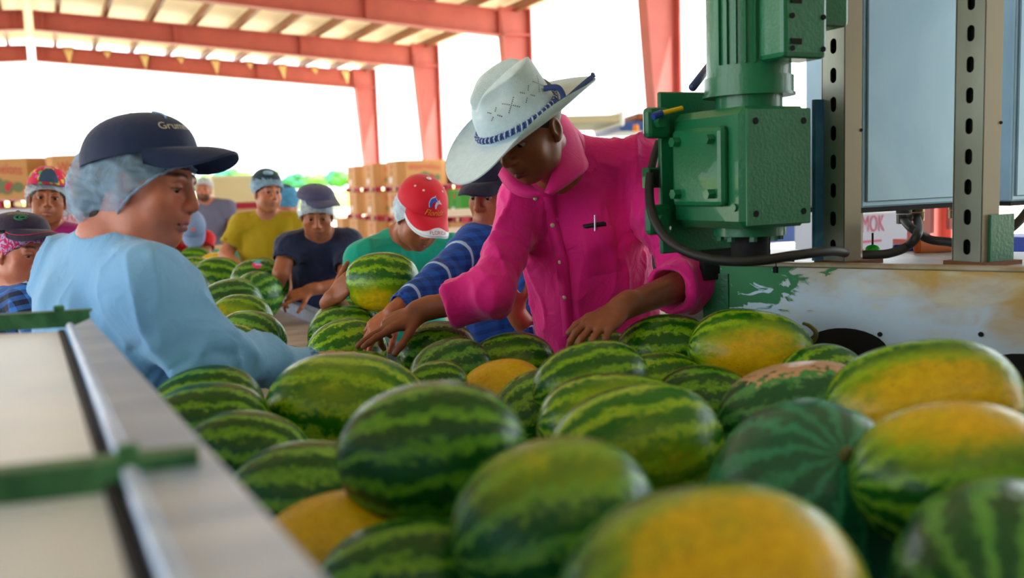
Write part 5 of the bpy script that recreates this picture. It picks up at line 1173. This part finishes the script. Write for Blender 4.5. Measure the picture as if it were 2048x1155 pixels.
    # knot and tail on the left rear of the brim
    k0 = hh.p(-.074, -.062, .016)
    for off in (-.012, .012):
        e = [k0, brim(.6+off*.4, .25, .008), brim(.64+off, .55, .008), brim(.68+off, .93, .007)]; mb = MB(); mb.tube(bez(e, 8), .0045, 8); mb.build('band_tail', mbnd, t)
    mb = MB(); mb.tube(bez([hh.p(-.07, -.055, .05), hh.p(-.09, -.075, .04), hh.p(-.092, -.078, .016), hh.p(-.098, -.06, .004)], 8), .0075, 8); mb.build('band_knot', mbnd, t)
    mb = MB()
    for i in range(24): mb.tube([brim(.68+.012*math.cos(i*2.4), .92, .007), brim(.69+.024*math.cos(i*2.4), 1.02, .008+.004*math.sin(i*2.4))], .0012, 4)
    tag(mb.build('tassel', mbnd, t), kind='stuff')
    mb = MB(); mh = mat('vent_hole', '2a3038', .9)
    for k in range(4):
        u0 = .36+k*.075; 
        for q in range(-4, 5):
            for sg in (1, -1):
                if k % 2 == 0 and abs(q) < 2: continue
                p = crown(u0+q*.0055, .58+sg*q*.026, .0008); d = crown(u0+q*.0055, .58+sg*q*.026, .004)-p; d.normalize(); disc(mb, frame(p, d.orthogonal(), d), .0016, 6)
    tag(mb.build('vent_holes', mh, t), kind='stuff')
hat_man()

# ---- woman in the light blue shirt ---------------------------------------------------------
def cap_woman():
    H = Head(P(292, 375, 2.06), dirv(.95, -.16, .12), dirv(.12, .98, .05), 1.02)
    N = P(222, 478, 2.1); S2 = P(292, 575, 1.94); S1 = P(140, 545, 2.28); Pv = P(215, 880, 2.2); E, Wr = P(402, 705, 1.97), P(612, 735, 2.16)
    rt = root_at('person', 'woman in a light blue long-sleeved shirt and navy cap reaching to the right', 'person', Pv, PEOPLE); sk = SKIN['tan']
    nk = [cap_(H.p(0, -.03, -.05), N, .058, .066, .03), cap_(H.p(0, .015, -.09), N+CR*.06, .034, .05, .05)]
    tor, R = torso_prims(N, S1, S2, Pv, .12, .15)
    arm = [cap_(S2, E, .05, .042, .03), cap_(E, Wr, .042, .028, .02), cap_(S1, P(330, 640, 2.45), .05, .042, .03), cap_(P(330, 640, 2.45), P(500, 700, 2.5), .042, .028, .02)]
    h1, t1 = hand(Wr, dirv(.85, .1, -.3), dirv(.1, .8, .5), -1, (.25, .3, .35, .4), .06, .3, .95)
    prims = H.prims(jaw=1.1, cheek=1.2, nose=.99, lidlow=.003)+[H.e(0, .035, -.1, .034, .04, .022, .03)]+nk+tor+arm+h1+legs_prims(Pv, fw=(CR.x, CR.y, 0))
    hp = np.array(H.p(0, 0, -.04)); lo, hi = bounds(h1, .004)
    finish_body(rt, prims, [(hp-np.array((.2, .2, .19)), hp+np.array((.2, .2, .18)), .0025), (lo, hi, .004)], sk, lambda V: H.color(V, sk, blush=.35, hairline=(.06, 0, .0), lip=(.42, .13, .13)))
    H.eyes(rt, (.0, 1, -.45))
    hair_shell(H, rt, cut=((0, .02, -.04), (0, .72, -.7)), R=(.079, .1, .09), extra=((0, -.075, -.065, .045, .04, .035), (0, -.1, -.02, .048, .05, .07)))
    M = fabric('light_blue_jersey', '86c2fa', .05, .75, bump=.3)
    ts, _ = torso_prims(N-UP*.012, S1, S2, Pv, .135, .17, .02, hips=.2)
    cuf = Wr; d = (Wr-E).normalized()
    P_ = ts+[cap_(S2-UP*.01, S2.lerp(E, .5), .082, .078, .05), cap_(S2.lerp(E, .45), E, .078, .068, .04), cap_(E, E.lerp(Wr, .5), .068, .056, .04), cap_(E.lerp(Wr, .45), cuf, .055, .039, .02, clip=(cuf, d)), cap_(S1, P(330, 640, 2.45), .07, .06, .04),
             cap_(P(330, 640, 2.45), P(480, 695, 2.5), .055, .042, .02), cap_(cuf-d*.03, cuf+d*.05, .031, .034, .003, 's'), ell(N+UP*.062+CR*.03, R, (.095, .11, .085), .012, 's')]
    lo, hi = bounds(P_[:11], .02); lo[2] = max(lo[2], .85)
    sh = cloth_mesh('shirt', P_, lo, hi, .007, M, rt, .018, (7, 7, 4), 11, rings=((S2.lerp(E, .15), E.lerp(Wr, .35), .0065, 85, .17), (E.lerp(Wr, .3), Wr, .003, 110, .1)), calm=(N, .13))
    mb = MB(); cc = Wr-d*.006; 
    q = d.orthogonal().normalized(); q2 = d.cross(q)
    mb.grid(lambda u, v: cc+d*(-.045+.048*v)+(q*math.cos(6.283*u)+q2*math.sin(6.283*u))*(.0425-.0015*v), 28, 4, True); mb.build('cuff', fabric('blue_cuff', 'a4ccf4', .04, .75), rt)
    trousers(rt, Vector((Pv.x, Pv.y, .9)), mat('jeans_dark', '2a3550', .8), fw=(CR.x, CR.y, 0))
    mn = net_mat('net_blue', 'a8ccf0', .5)
    hairnet(H, rt, mn, .0042, R=(.1, .11, .1), c=(0, -.012, .018), cut=((0, .036, .0), (0, .74, -.67)), bag=(0, -.112, -.014, .062, .058, .09), seed=2, pleat=.0035)
    M = fabric('navy_twill', '1d2e55', .08, .7, bump=.12)
    ct = thing('baseball_cap', 'plain navy baseball cap with small pale lettering on the woman in light blue', 'cap', H.p(0, 0, .08)); cr, fn, bf = cap_hat(H, ct, M, brim_len=.088, R=(.102, .125, .102), c=(0, -.004, .055), base=.058, tilt=.33, brim_drop=.012, brim_curve=.03)
    wrap_text('Grumm', .024, lambda x, y: fn(.195+x/.62, .34+y/.14, .0015), mat('embroidery_cream', 'd8d0c0', .6), 'lettering', cr)
    mb = MB(); mb.tube([fn(.185+.02*math.sin(i*.2), .5+.02*i, .001) for i in range(14)], .0022, 6); mb.build('swoosh_stitch', mat('embroidery_blue', '9cc8ff', .6), cr)
cap_woman()
# ---- workers further along the line --------------------------------------------------------
def worker(label, head, N, S1, S2, Pv, arms, shirt, skin, face={}, color={}, sleeve='short', legs=None, res=.006, hres=.0045, depth=.115, waist=.15, cuffs=True, neckcut=.055, fold=.009, seed=1, jeans='2c3a58', gaze=(0, 1, -.2), hres2=.0036, hair=True, hsc=1., cat='person'):
    H = Head(P(*head[0]), dirv(*head[1]), dirv(*head[2]), head[3] if len(head) > 3 else 1.); N, S1, S2, Pv = P(*N), P(*S1), P(*S2), P(*Pv)
    rt = root_at('person', label, cat, Pv, PEOPLE); sk = SKIN[skin]; fw = S2-S1; fw = Vector((-fw.y, fw.x, 0)).normalized()
    tor, R = torso_prims(N, S1, S2, Pv, depth, waist); prims = H.prims(**face)+[cap_(H.p(0, -.02, -.045), N-UP*.02, .056, .062, .03)]+tor+legs_prims(Vector((Pv.x, Pv.y, .93)), fw=fw)
    hp = np.array(H.p(0, 0, -.02)); ch = [(hp-.19, hp+.19, hres)]; ts, _ = torso_prims(N-UP*.01, S1, S2, Pv, depth+.008, waist+.012, .013); SP = list(ts); rings = []; sub = []
    for a in arms:
        S = S1 if a['s'] == 1 else S2; E, Wt = P(*a['e']), P(*a['w']); prims += [cap_(S, E, .05, .042, .02), cap_(E, Wt, .042, .027, .02)]; q = [cap_(S, E, .052, .044), cap_(E, Wt, .045, .03)]; lo, hi = bounds(q, 0); ch.append((lo, hi, .007))
        if a.get('hand'): hd, _t = hand(Wt, *[dirv(*d) for d in a['hand'][:2]], *a['hand'][2:]); prims += hd; lo, hi = bounds(hd, .004); ch.append((lo, hi, hres2))
        k = a.get('k', .62)
        if sleeve == 'short': c = S.lerp(E, k); d = (E-S).normalized(); SP += [cap_(S, c, .07, .068, .035, clip=(c, d))]; sub += [cap_(c-d*.03, c+d*.06, .055, .057, .004, 's')]; rings.append((S, c, .003, 70, .13))
        else:
            d = (Wt-E).normalized(); c = E.lerp(Wt, a.get('k2', .92)); SP += [cap_(S, E, .07, .06, .035), cap_(E, c, .06, .045, .03, clip=(c, d))]; sub += [cap_(c-d*.02, c+d*.05, .036, .038, .004, 's')]; rings.append((S.lerp(E, .2), E.lerp(Wt, .6), .0055, 90, .14))
    body = finish_body(rt, prims, ch, sk, lambda V: H.color(V, sk, **color)); H.eyes(rt, gaze)
    SPn = SP+sub+[ell(N+UP*.055, R, (neckcut+.01, neckcut+.02, neckcut), .01, 's')]; lo, hi = bounds(SP, .02); lo[2] = max(lo[2], .8)
    cloth_mesh('shirt', SPn, lo, hi, res+.003, shirt, rt, fold, (7, 7, 3), seed, rings)
    trousers(rt, Vector((Pv.x, Pv.y, .92)), mat('jeans_'+jeans, jeans, .8), fw=fw)
    if hair: hair_shell(H, rt, res=.006)
    return rt, H
NW = net_mat('net_white', 'd8e8f6', .62); NB = net_mat('net_pale_blue', 'a8d0f0', .6)
# man in navy T-shirt
rt, H = worker('man in a navy T-shirt and slate cap over a white hairnet handling watermelons', ((634, 428, 4.85), (.18, -.42, .85), (.05, .9, .42), 1.02), (640, 468, 5.0), (697, 486, 5.0), (577, 492, 4.92), (655, 640, 5.25),
    [dict(s=1, e=(690, 568, 4.85), w=(618, 580, 4.72), k=.66, hand=((-.85, -.35, .35), (-.1, .75, .6), -1, ((0, .05, .05), .5, .6, .7), .05, .3, 1.)), dict(s=2, e=(563, 545, 4.85), w=(548, 590, 4.98), k=.55)],
    fabric('navy_jersey', '232c4e', .1, .75), 'brown', color=dict(blush=.2, lip=(.3, .09, .08)), seed=5, jeans='1f7aa0')
t = thing('baseball_cap', 'slate purple baseball cap on the man in the navy T-shirt', 'cap', H.p(0, 0, .08), 'caps of the workers')
hairnet(H, rt, NW, .005, R=(.098, .112, .09), c=(0, -.01, .026), cut=((0, .05, .012), (0, .62, -.78)), bag=(-.05, -.07, -.012, .07, .06, .06), seed=4, pleat=.004)
cap_hat(H, t, fabric('slate_twill', '4a4a6e', .08, .7, bump=.1), brim_len=.07, R=(.09, .112, .095), c=(0, -.006, .055), base=.088, tilt=.12, yaw=.5, brim_curve=.026, brim_drop=.004)
# man in teal shirt with red cap
rt, H = worker('man in a teal shirt and red cap bowing over the watermelon he lifts', ((838, 432, 3.72), (.38, -.55, .66), (.3, .8, .5), 1.04), (805, 470, 3.92), (918, 508, 3.98), (722, 520, 3.8), (800, 720, 4.15),
    [dict(s=2, e=(705, 640, 3.8), w=(664, 596, 3.44), k=.7, hand=((.62, .55, .4), (-.6, .2, .75), -1, ((.3, .45, .35), (.35, .45, .35), (.4, .45, .35), (.45, .45, .35)), .14, .1, 1.05)), dict(s=1, e=(935, 600, 3.9), w=(860, 610, 3.6), k=.7)],
    fabric('teal_jersey', '08a890', .08, .75), 'dark', face=dict(jaw=1.06), color=dict(blush=.15, stubble=.15, lip=(.25, .07, .06)), seed=8, res=.0055, waist=.17, depth=.13, neckcut=.05)
hairnet(H, rt, net_mat('net_white_dense', 'd4e6f8', .8), .005, R=(.095, .112, .092), c=(0, -.014, .02), cut=((0, .03, .0), (0, .72, -.7)), bag=(-.035, -.1, .0, .08, .06, .075), seed=6, pleat=.004)
t = thing('baseball_cap', 'red baseball cap with white-edged brim and leaping dolphin emblem', 'cap', H.p(0, 0, .08), 'caps of the workers')
MRC = fabric('red_twill', 'd81030', .06, .65, bump=.1); MWH = mat('cap_white', 'dbe8f4', .6)
cr, fn, bf = cap_hat(H, t, MRC, brim_len=.085, R=(.092, .116, .105), c=(0, -.006, .05), base=.056, tilt=.02, brim_curve=.03, brim_drop=.014)
def btube(mb, vfn, r, lift=.004, n=33): mb.tube([bf(i/(n-1), vfn(i/(n-1)), lift) for i in range(n)], r, 6)
mb = MB(); mb.grid(lambda u, v: bf(u, 1-(.1+.26*math.exp(-((u-.5)/.17)**2))*v, .0036), 41, 6, flip=True); mb.grid(lambda u, v: bf(u, 1.012, .0036-.0072*v), 41, 2); ed = mb.build('brim_edging', MWH, cr)
wrap_text('FLORIDA', .02, lambda x, y: bf(.5-x/.27, .88-y/.085, .0042), mat('cap_text_magenta', 'c01868', .6), 'lettering', cr)
wrap_text('Florida', .03, lambda x, y: fn(.25+x/.66, .14+y/.15, .0018), mat('cap_text_gold', 'e89a18', .6), 'lettering', cr, shear=.3)
def emblem(pts, m, lift, nm, sx=1.):
    mb = MB(); n = len(pts); mb.add([fn(.25+(x*sx)/.66, .36+y/.15, lift) for x, y in pts], [tuple(range(n))]); mb.build(nm, m, cr)
dol = [(-.026, -.014), (-.03, .0), (-.024, .014), (-.012, .021), (-.004, .022), (.002, .027), (.004, .018), (.012, .01), (.016, .004), (.006, .007), (-.004, .009), (-.012, .006), (-.018, -.002), (-.019, -.012)]
emblem([(x*1.12, y*1.12+.001) for x, y in dol], MWH, .0012, 'emblem_outline'); emblem(dol, mat('emblem_blue', '2050c8', .5), .002, 'emblem_dolphin')
emblem([(x*.8+.02, y*.8-.006) for x, y in dol], mat('emblem_grey', 'd0c0dc', .5), .0024, 'emblem_dolphin')
for u, v in ((.14, .62), (.36, .62), (.05, .6), (.45, .6)):
    p = fn(u, v, .001); q = fn(u, v, .004); d = (q-p).normalized(); mb = MB(); fr_ = frame(p, d.orthogonal(), d); mb.grid(lambda a, b: fr_ @ Vector((.0045*b*math.cos(6.283*a), .0045*b*math.sin(6.283*a), .0014*(1-b*b))), 12, 3, True); mb.build('eyelet', MWH, cr)
p = fn(0, 1.); mb = MB(); mb.grid(lambda u, v: p+(H.r*math.cos(6.283*u)*v+H.f*math.sin(6.283*u)*v)*.011+H.u*(.004+.005*(1-v*v)), 12, 5, True); mb.build('white_button', MWH, cr)
# man in mustard shirt
rt, H = worker('man in a mustard yellow T-shirt with dark headscarf and hairnet looking right', ((534, 386, 5.9), (.62, -.1, .75), (.05, 1, .1), 1.0), (536, 432, 6.0), (592, 446, 6.02), (484, 450, 6.0), (530, 600, 6.1),
    [dict(s=2, e=(452, 508, 5.95), w=(492, 556, 5.75), k=.72), dict(s=1, e=(598, 512, 5.95), w=(585, 552, 5.8), k=.7, hand=((-.1, -.85, .3), (.6, .1, .7), -1, (.3, .35, .4, .4), .05, .3, 1.))],
    fabric('mustard_jersey', 'b09606', .08, .75), 'pink', color=dict(blush=.25, stubble=.1, lip=(.4, .14, .12)), seed=9)
hairnet(H, rt, NB, .0055, R=(.098, .112, .085), c=(0, -.006, .042), cut=((0, .06, .03), (0, .5, -.86)), seed=7, pleat=.006)
P_ = [H.e(0, -.012, .07, .088, .104, .085, .01), half(H.p(0, .05, .068), H.f*.35-H.u*.93, 's')]; V, Qd = chunk(P_, *bounds(P_[:1], .01), .005); t = thing('headscarf', 'dark teal headscarf with a pale patch on the man in mustard', 'headscarf', H.p(0, 0, .09)); np_mesh('scarf', V, Qd, fabric('scarf_teal', '1f3a44', .15, .8), t)
P_ = [H.e(.03, .075, .125, .032, .02, .014, .005)]; V, Qd = chunk(P_, *bounds(P_, .01), .004); np_mesh('patch', V, Qd, mat('scarf_patch', '9ac0d8', .7), t)
# person behind him: blue hairnet from behind
rt, H = worker('person seen from behind in a blue hairnet, behind the mustard shirt', ((572, 402, 7.2), (.5, -.2, -.8), (0, 1, 0), 1.), (572, 440, 7.3), (540, 452, 7.3), (604, 452, 7.3), (572, 560, 7.3), [], fabric('white_jersey', 'c8d0d8', .05, .8), 'tan', hres=.006, hair=True)
hairnet(H, rt, net_mat('net_blue_dense', '5aa8dc', .9), .005, R=(.094, .114, .1), c=(0, -.01, .02), cut=((0, .05, -.04), (0, .7, -.7)), seed=3, pleat=.005)
# bearded man in grey
rt, H = worker('bearded man in a grey T-shirt and hairnet standing at the back', ((407, 380, 10.), (.15, -.05, .95), (.05, 1, 0), 1.05), (415, 402, 10.1), (457, 412, 10.1), (386, 414, 10.1), (432, 500, 10.2),
    [dict(s=1, e=(463, 448, 10.1), w=(447, 476, 9.9), k=.75), dict(s=2, e=(378, 450, 10.1), w=(386, 476, 9.9), k=.75)], fabric('grey_jersey', '6a6c86', .06, .8), 'pink', color=dict(stubble=.85, blush=.4), hres=.007, res=.009, waist=.19, depth=.16, hair=False)
hairnet(H, rt, NW, .006, R=(.09, .108, .08), c=(0, -.006, .05), cut=((0, .06, .045), (0, .3, -.95)), seed=5, pleat=.003)
# bending worker in red
rt, H = worker('worker in a red T-shirt and grey-blue cap bending over the far end of the line', ((386, 458, 7.4), (.25, -.8, .5), (.2, .5, .8), 1.), (368, 472, 7.55), (412, 478, 7.6), (330, 486, 7.55), (345, 560, 7.9),
    [dict(s=1, e=(412, 512, 7.5), w=(405, 540, 7.35), k=.6), dict(s=2, e=(335, 525, 7.5), w=(345, 545, 7.35), k=.6)], fabric('red_jersey', 'd01420', .08, .75), 'brown', hres=.007, res=.008, hair=True)
t = thing('baseball_cap', 'grey-blue baseball cap with an orange mark on the worker in red', 'cap', H.p(0, 0, .08), 'caps of the workers')
cr, fn, bf = cap_hat(H, t, fabric('grey_blue_twill', '7a90bc', .06, .7), brim_len=.075, R=(.1, .122, .115), c=(0, -.004, .045), base=.035, tilt=.05)
mb = MB(); disc_pts = [(.016*math.cos(a), .011*math.sin(a)) for a in [6.283*i/10 for i in range(10)]]; mb.add([fn(.25-x/.66, .42+y/.15, .002) for x, y in disc_pts], [tuple(range(10))]); mb.build('orange_mark', mat('orange_print', 'f0642a', .6), cr)
# young man with the flowered cap
rt, H = worker('young man with a red flowered cap and white hairnet looking over the shoulder', ((96, 400, 4.5), (.42, -.04, .88), (.06, 1, .05), 1.0), (92, 462, 4.6), (160, 478, 4.6), (45, 478, 4.6), (95, 640, 4.7), [], fabric('magenta_jersey', 'a8187a', .08, .8), 'brown', face=dict(jaw=.98), color=dict(blush=.2, lip=(.42, .13, .13)), seed=12, hair=True, hres=.004)
hairnet(H, rt, net_mat('net_white_soft', 'd8e6fa', .5), .0045, R=(.1, .112, .092), c=(0, -.01, .026), cut=((0, .06, .022), (0, .58, -.81)), bag=(-.06, -.07, -.02, .06, .055, .05), seed=8, pleat=.004)
t = thing('painter_cap', 'red flowered cap worn backwards with a dark blue strap opening', 'cap', H.p(0, 0, .1), 'caps of the workers')
mf = fabric('flower_print', 'd01848', .05, .7, 'spots', scale=62.); ct, fn, bf = cap_hat(H, t, mf, brim_len=.06, R=(.092, .112, .098), c=(0, -.008, .062), base=.062, tilt=.06, yaw=math.pi, btn=False, seams=False)
mb = MB(); mb.grid(lambda u, v: fn(.75+(u-.5)*.15*(1-.55*v*v), .06+.5*v, .002), 12, 8); mb.build('strap_opening', mat('cap_dark_blue', '2a4a6e', .6), ct)
# woman with bandana and dark cap at the left edge
rt, H = worker('person in a dark cap, pink bandana and blue plaid shirt at the left edge', ((42, 506, 3.4), (.86, -.2, .45), (.15, .97, .1), .98), (20, 572, 3.5), (70, 605, 3.38), (-55, 600, 3.62), (10, 780, 3.6), [dict(s=1, e=(95, 700, 3.3), w=(190, 730, 3.25))], fabric('plaid_navy', '0f1c44', .1, .8, 'plaid', '2f78d8', 26.), 'tan', color=dict(blush=.3, lip=(.35, .1, .1)), sleeve='long', seed=14, hres=.004, gaze=(0, 1, -.6), face=dict(lidlow=.004, cheek=1.15), neckcut=.06)
P_ = [H.e(0, -.008, .03, .083, .1, .085, .01), H.e(0, -.09, -.03, .03, .03, .05, .02), half(H.p(0, .035, .012), H.f*.62-H.u*.78, 's')]; V, Qd = chunk(P_, *bounds(P_[:2], .01), .004); t = thing('bandana', 'pink and white paisley bandana under the dark cap', 'bandana', H.p(0, 0, .05)); np_mesh('cloth', V, Qd, fabric('paisley', 'd8206a', .05, .75, 'paisley', 'c0b8f0', 34.), t)
t = thing('baseball_cap', 'dark plum baseball cap with red triangle badge and yellow-green stitching', 'cap', H.p(0, 0, .08), 'caps of the workers')
cr, fn, bf = cap_hat(H, t, fabric('plum_twill', '2c2440', .12, .7), brim_len=.085, R=(.096, .122, .1), c=(0, -.012, .052), base=.08, tilt=.2, brim_drop=.012, brim_curve=.026)
mr = mat('badge_red', 'd8243a', .5); md = mat('badge_dark', '2c1a2c', .6)
for pts, mm, lf, nm in ((((-.03, -.009), (.03, -.009), (0, .014)), mr, .004, 'badge'), (((-.016, -.005), (.016, -.005), (0, .007)), md, .0048, 'badge_centre')):
    mb = MB(); mb.add([bf(.2-x/.28, .3+y/.09, lf) for x, y in pts], [(0, 1, 2)]); mb.build(nm, mm, cr)
mb = MB(); btube(mb, lambda u: .72, .0012, .004); mb.build('brim_stitch', mr, cr)
wrap_text('GROWERS', .02, lambda x, y: fn(.13+x/.62, .6+y/.15, .0018), mat('stitch_gold', 'b8942a', .6), 'lettering', cr)
mb = MB(); mb.tube([fn(.15+.035*math.cos(a), .42+.09*math.sin(a), .002) for a in [i*.35 for i in range(15)]], .004, 6); mb.tube([fn(.16+.02*math.cos(a), .42+.05*math.sin(a), .002) for a in [i*.42 for i in range(15)]], .003, 6); mb.build('green_emblem', mat('stitch_green', '2f7a5c', .6), cr)
# plaid-shirted worker behind the man in pink
rt, H = worker('worker in a blue plaid shirt half hidden behind the pink shirt, arm reaching left', ((990, 385, 3.25), (-.55, -.35, .75), (-.05, 1, .2), 1.0), (1010, 440, 3.3), (1075, 480, 3.2), (950, 492, 3.22), (1040, 760, 3.4),
    [dict(s=2, e=(880, 555, 3.1), w=(790, 622, 2.98), k2=.9, hand=((-.7, -.6, .2), (-.2, .7, .6), -1, (.3, .4, .5, .5), .06, .3, 1.)), dict(s=1, e=(1080, 690, 3.0), w=(1030, 622, 2.95), k2=.62, hand=((-.3, .6, .3), (-.5, .2, .8), 1, (.6, .7, .8, .9), .04, .3, 1.))],
    fabric('plaid_blue', '1a58b8', .1, .8, 'plaid', '123a86', 30.), 'brown', sleeve='long', seed=16, hres=.005, jeans='2a5aa8')
t = thing('baseball_cap', 'dark navy cap half hidden by the straw hat brim', 'cap', H.p(0, 0, .08), 'caps of the workers'); cap_hat(H, t, fabric('black_navy_twill', '161c3a', .08, .7), brim_len=.06, base=.05, tilt=.08, R=(.09, .112, .1), c=(0, -.006, .05))
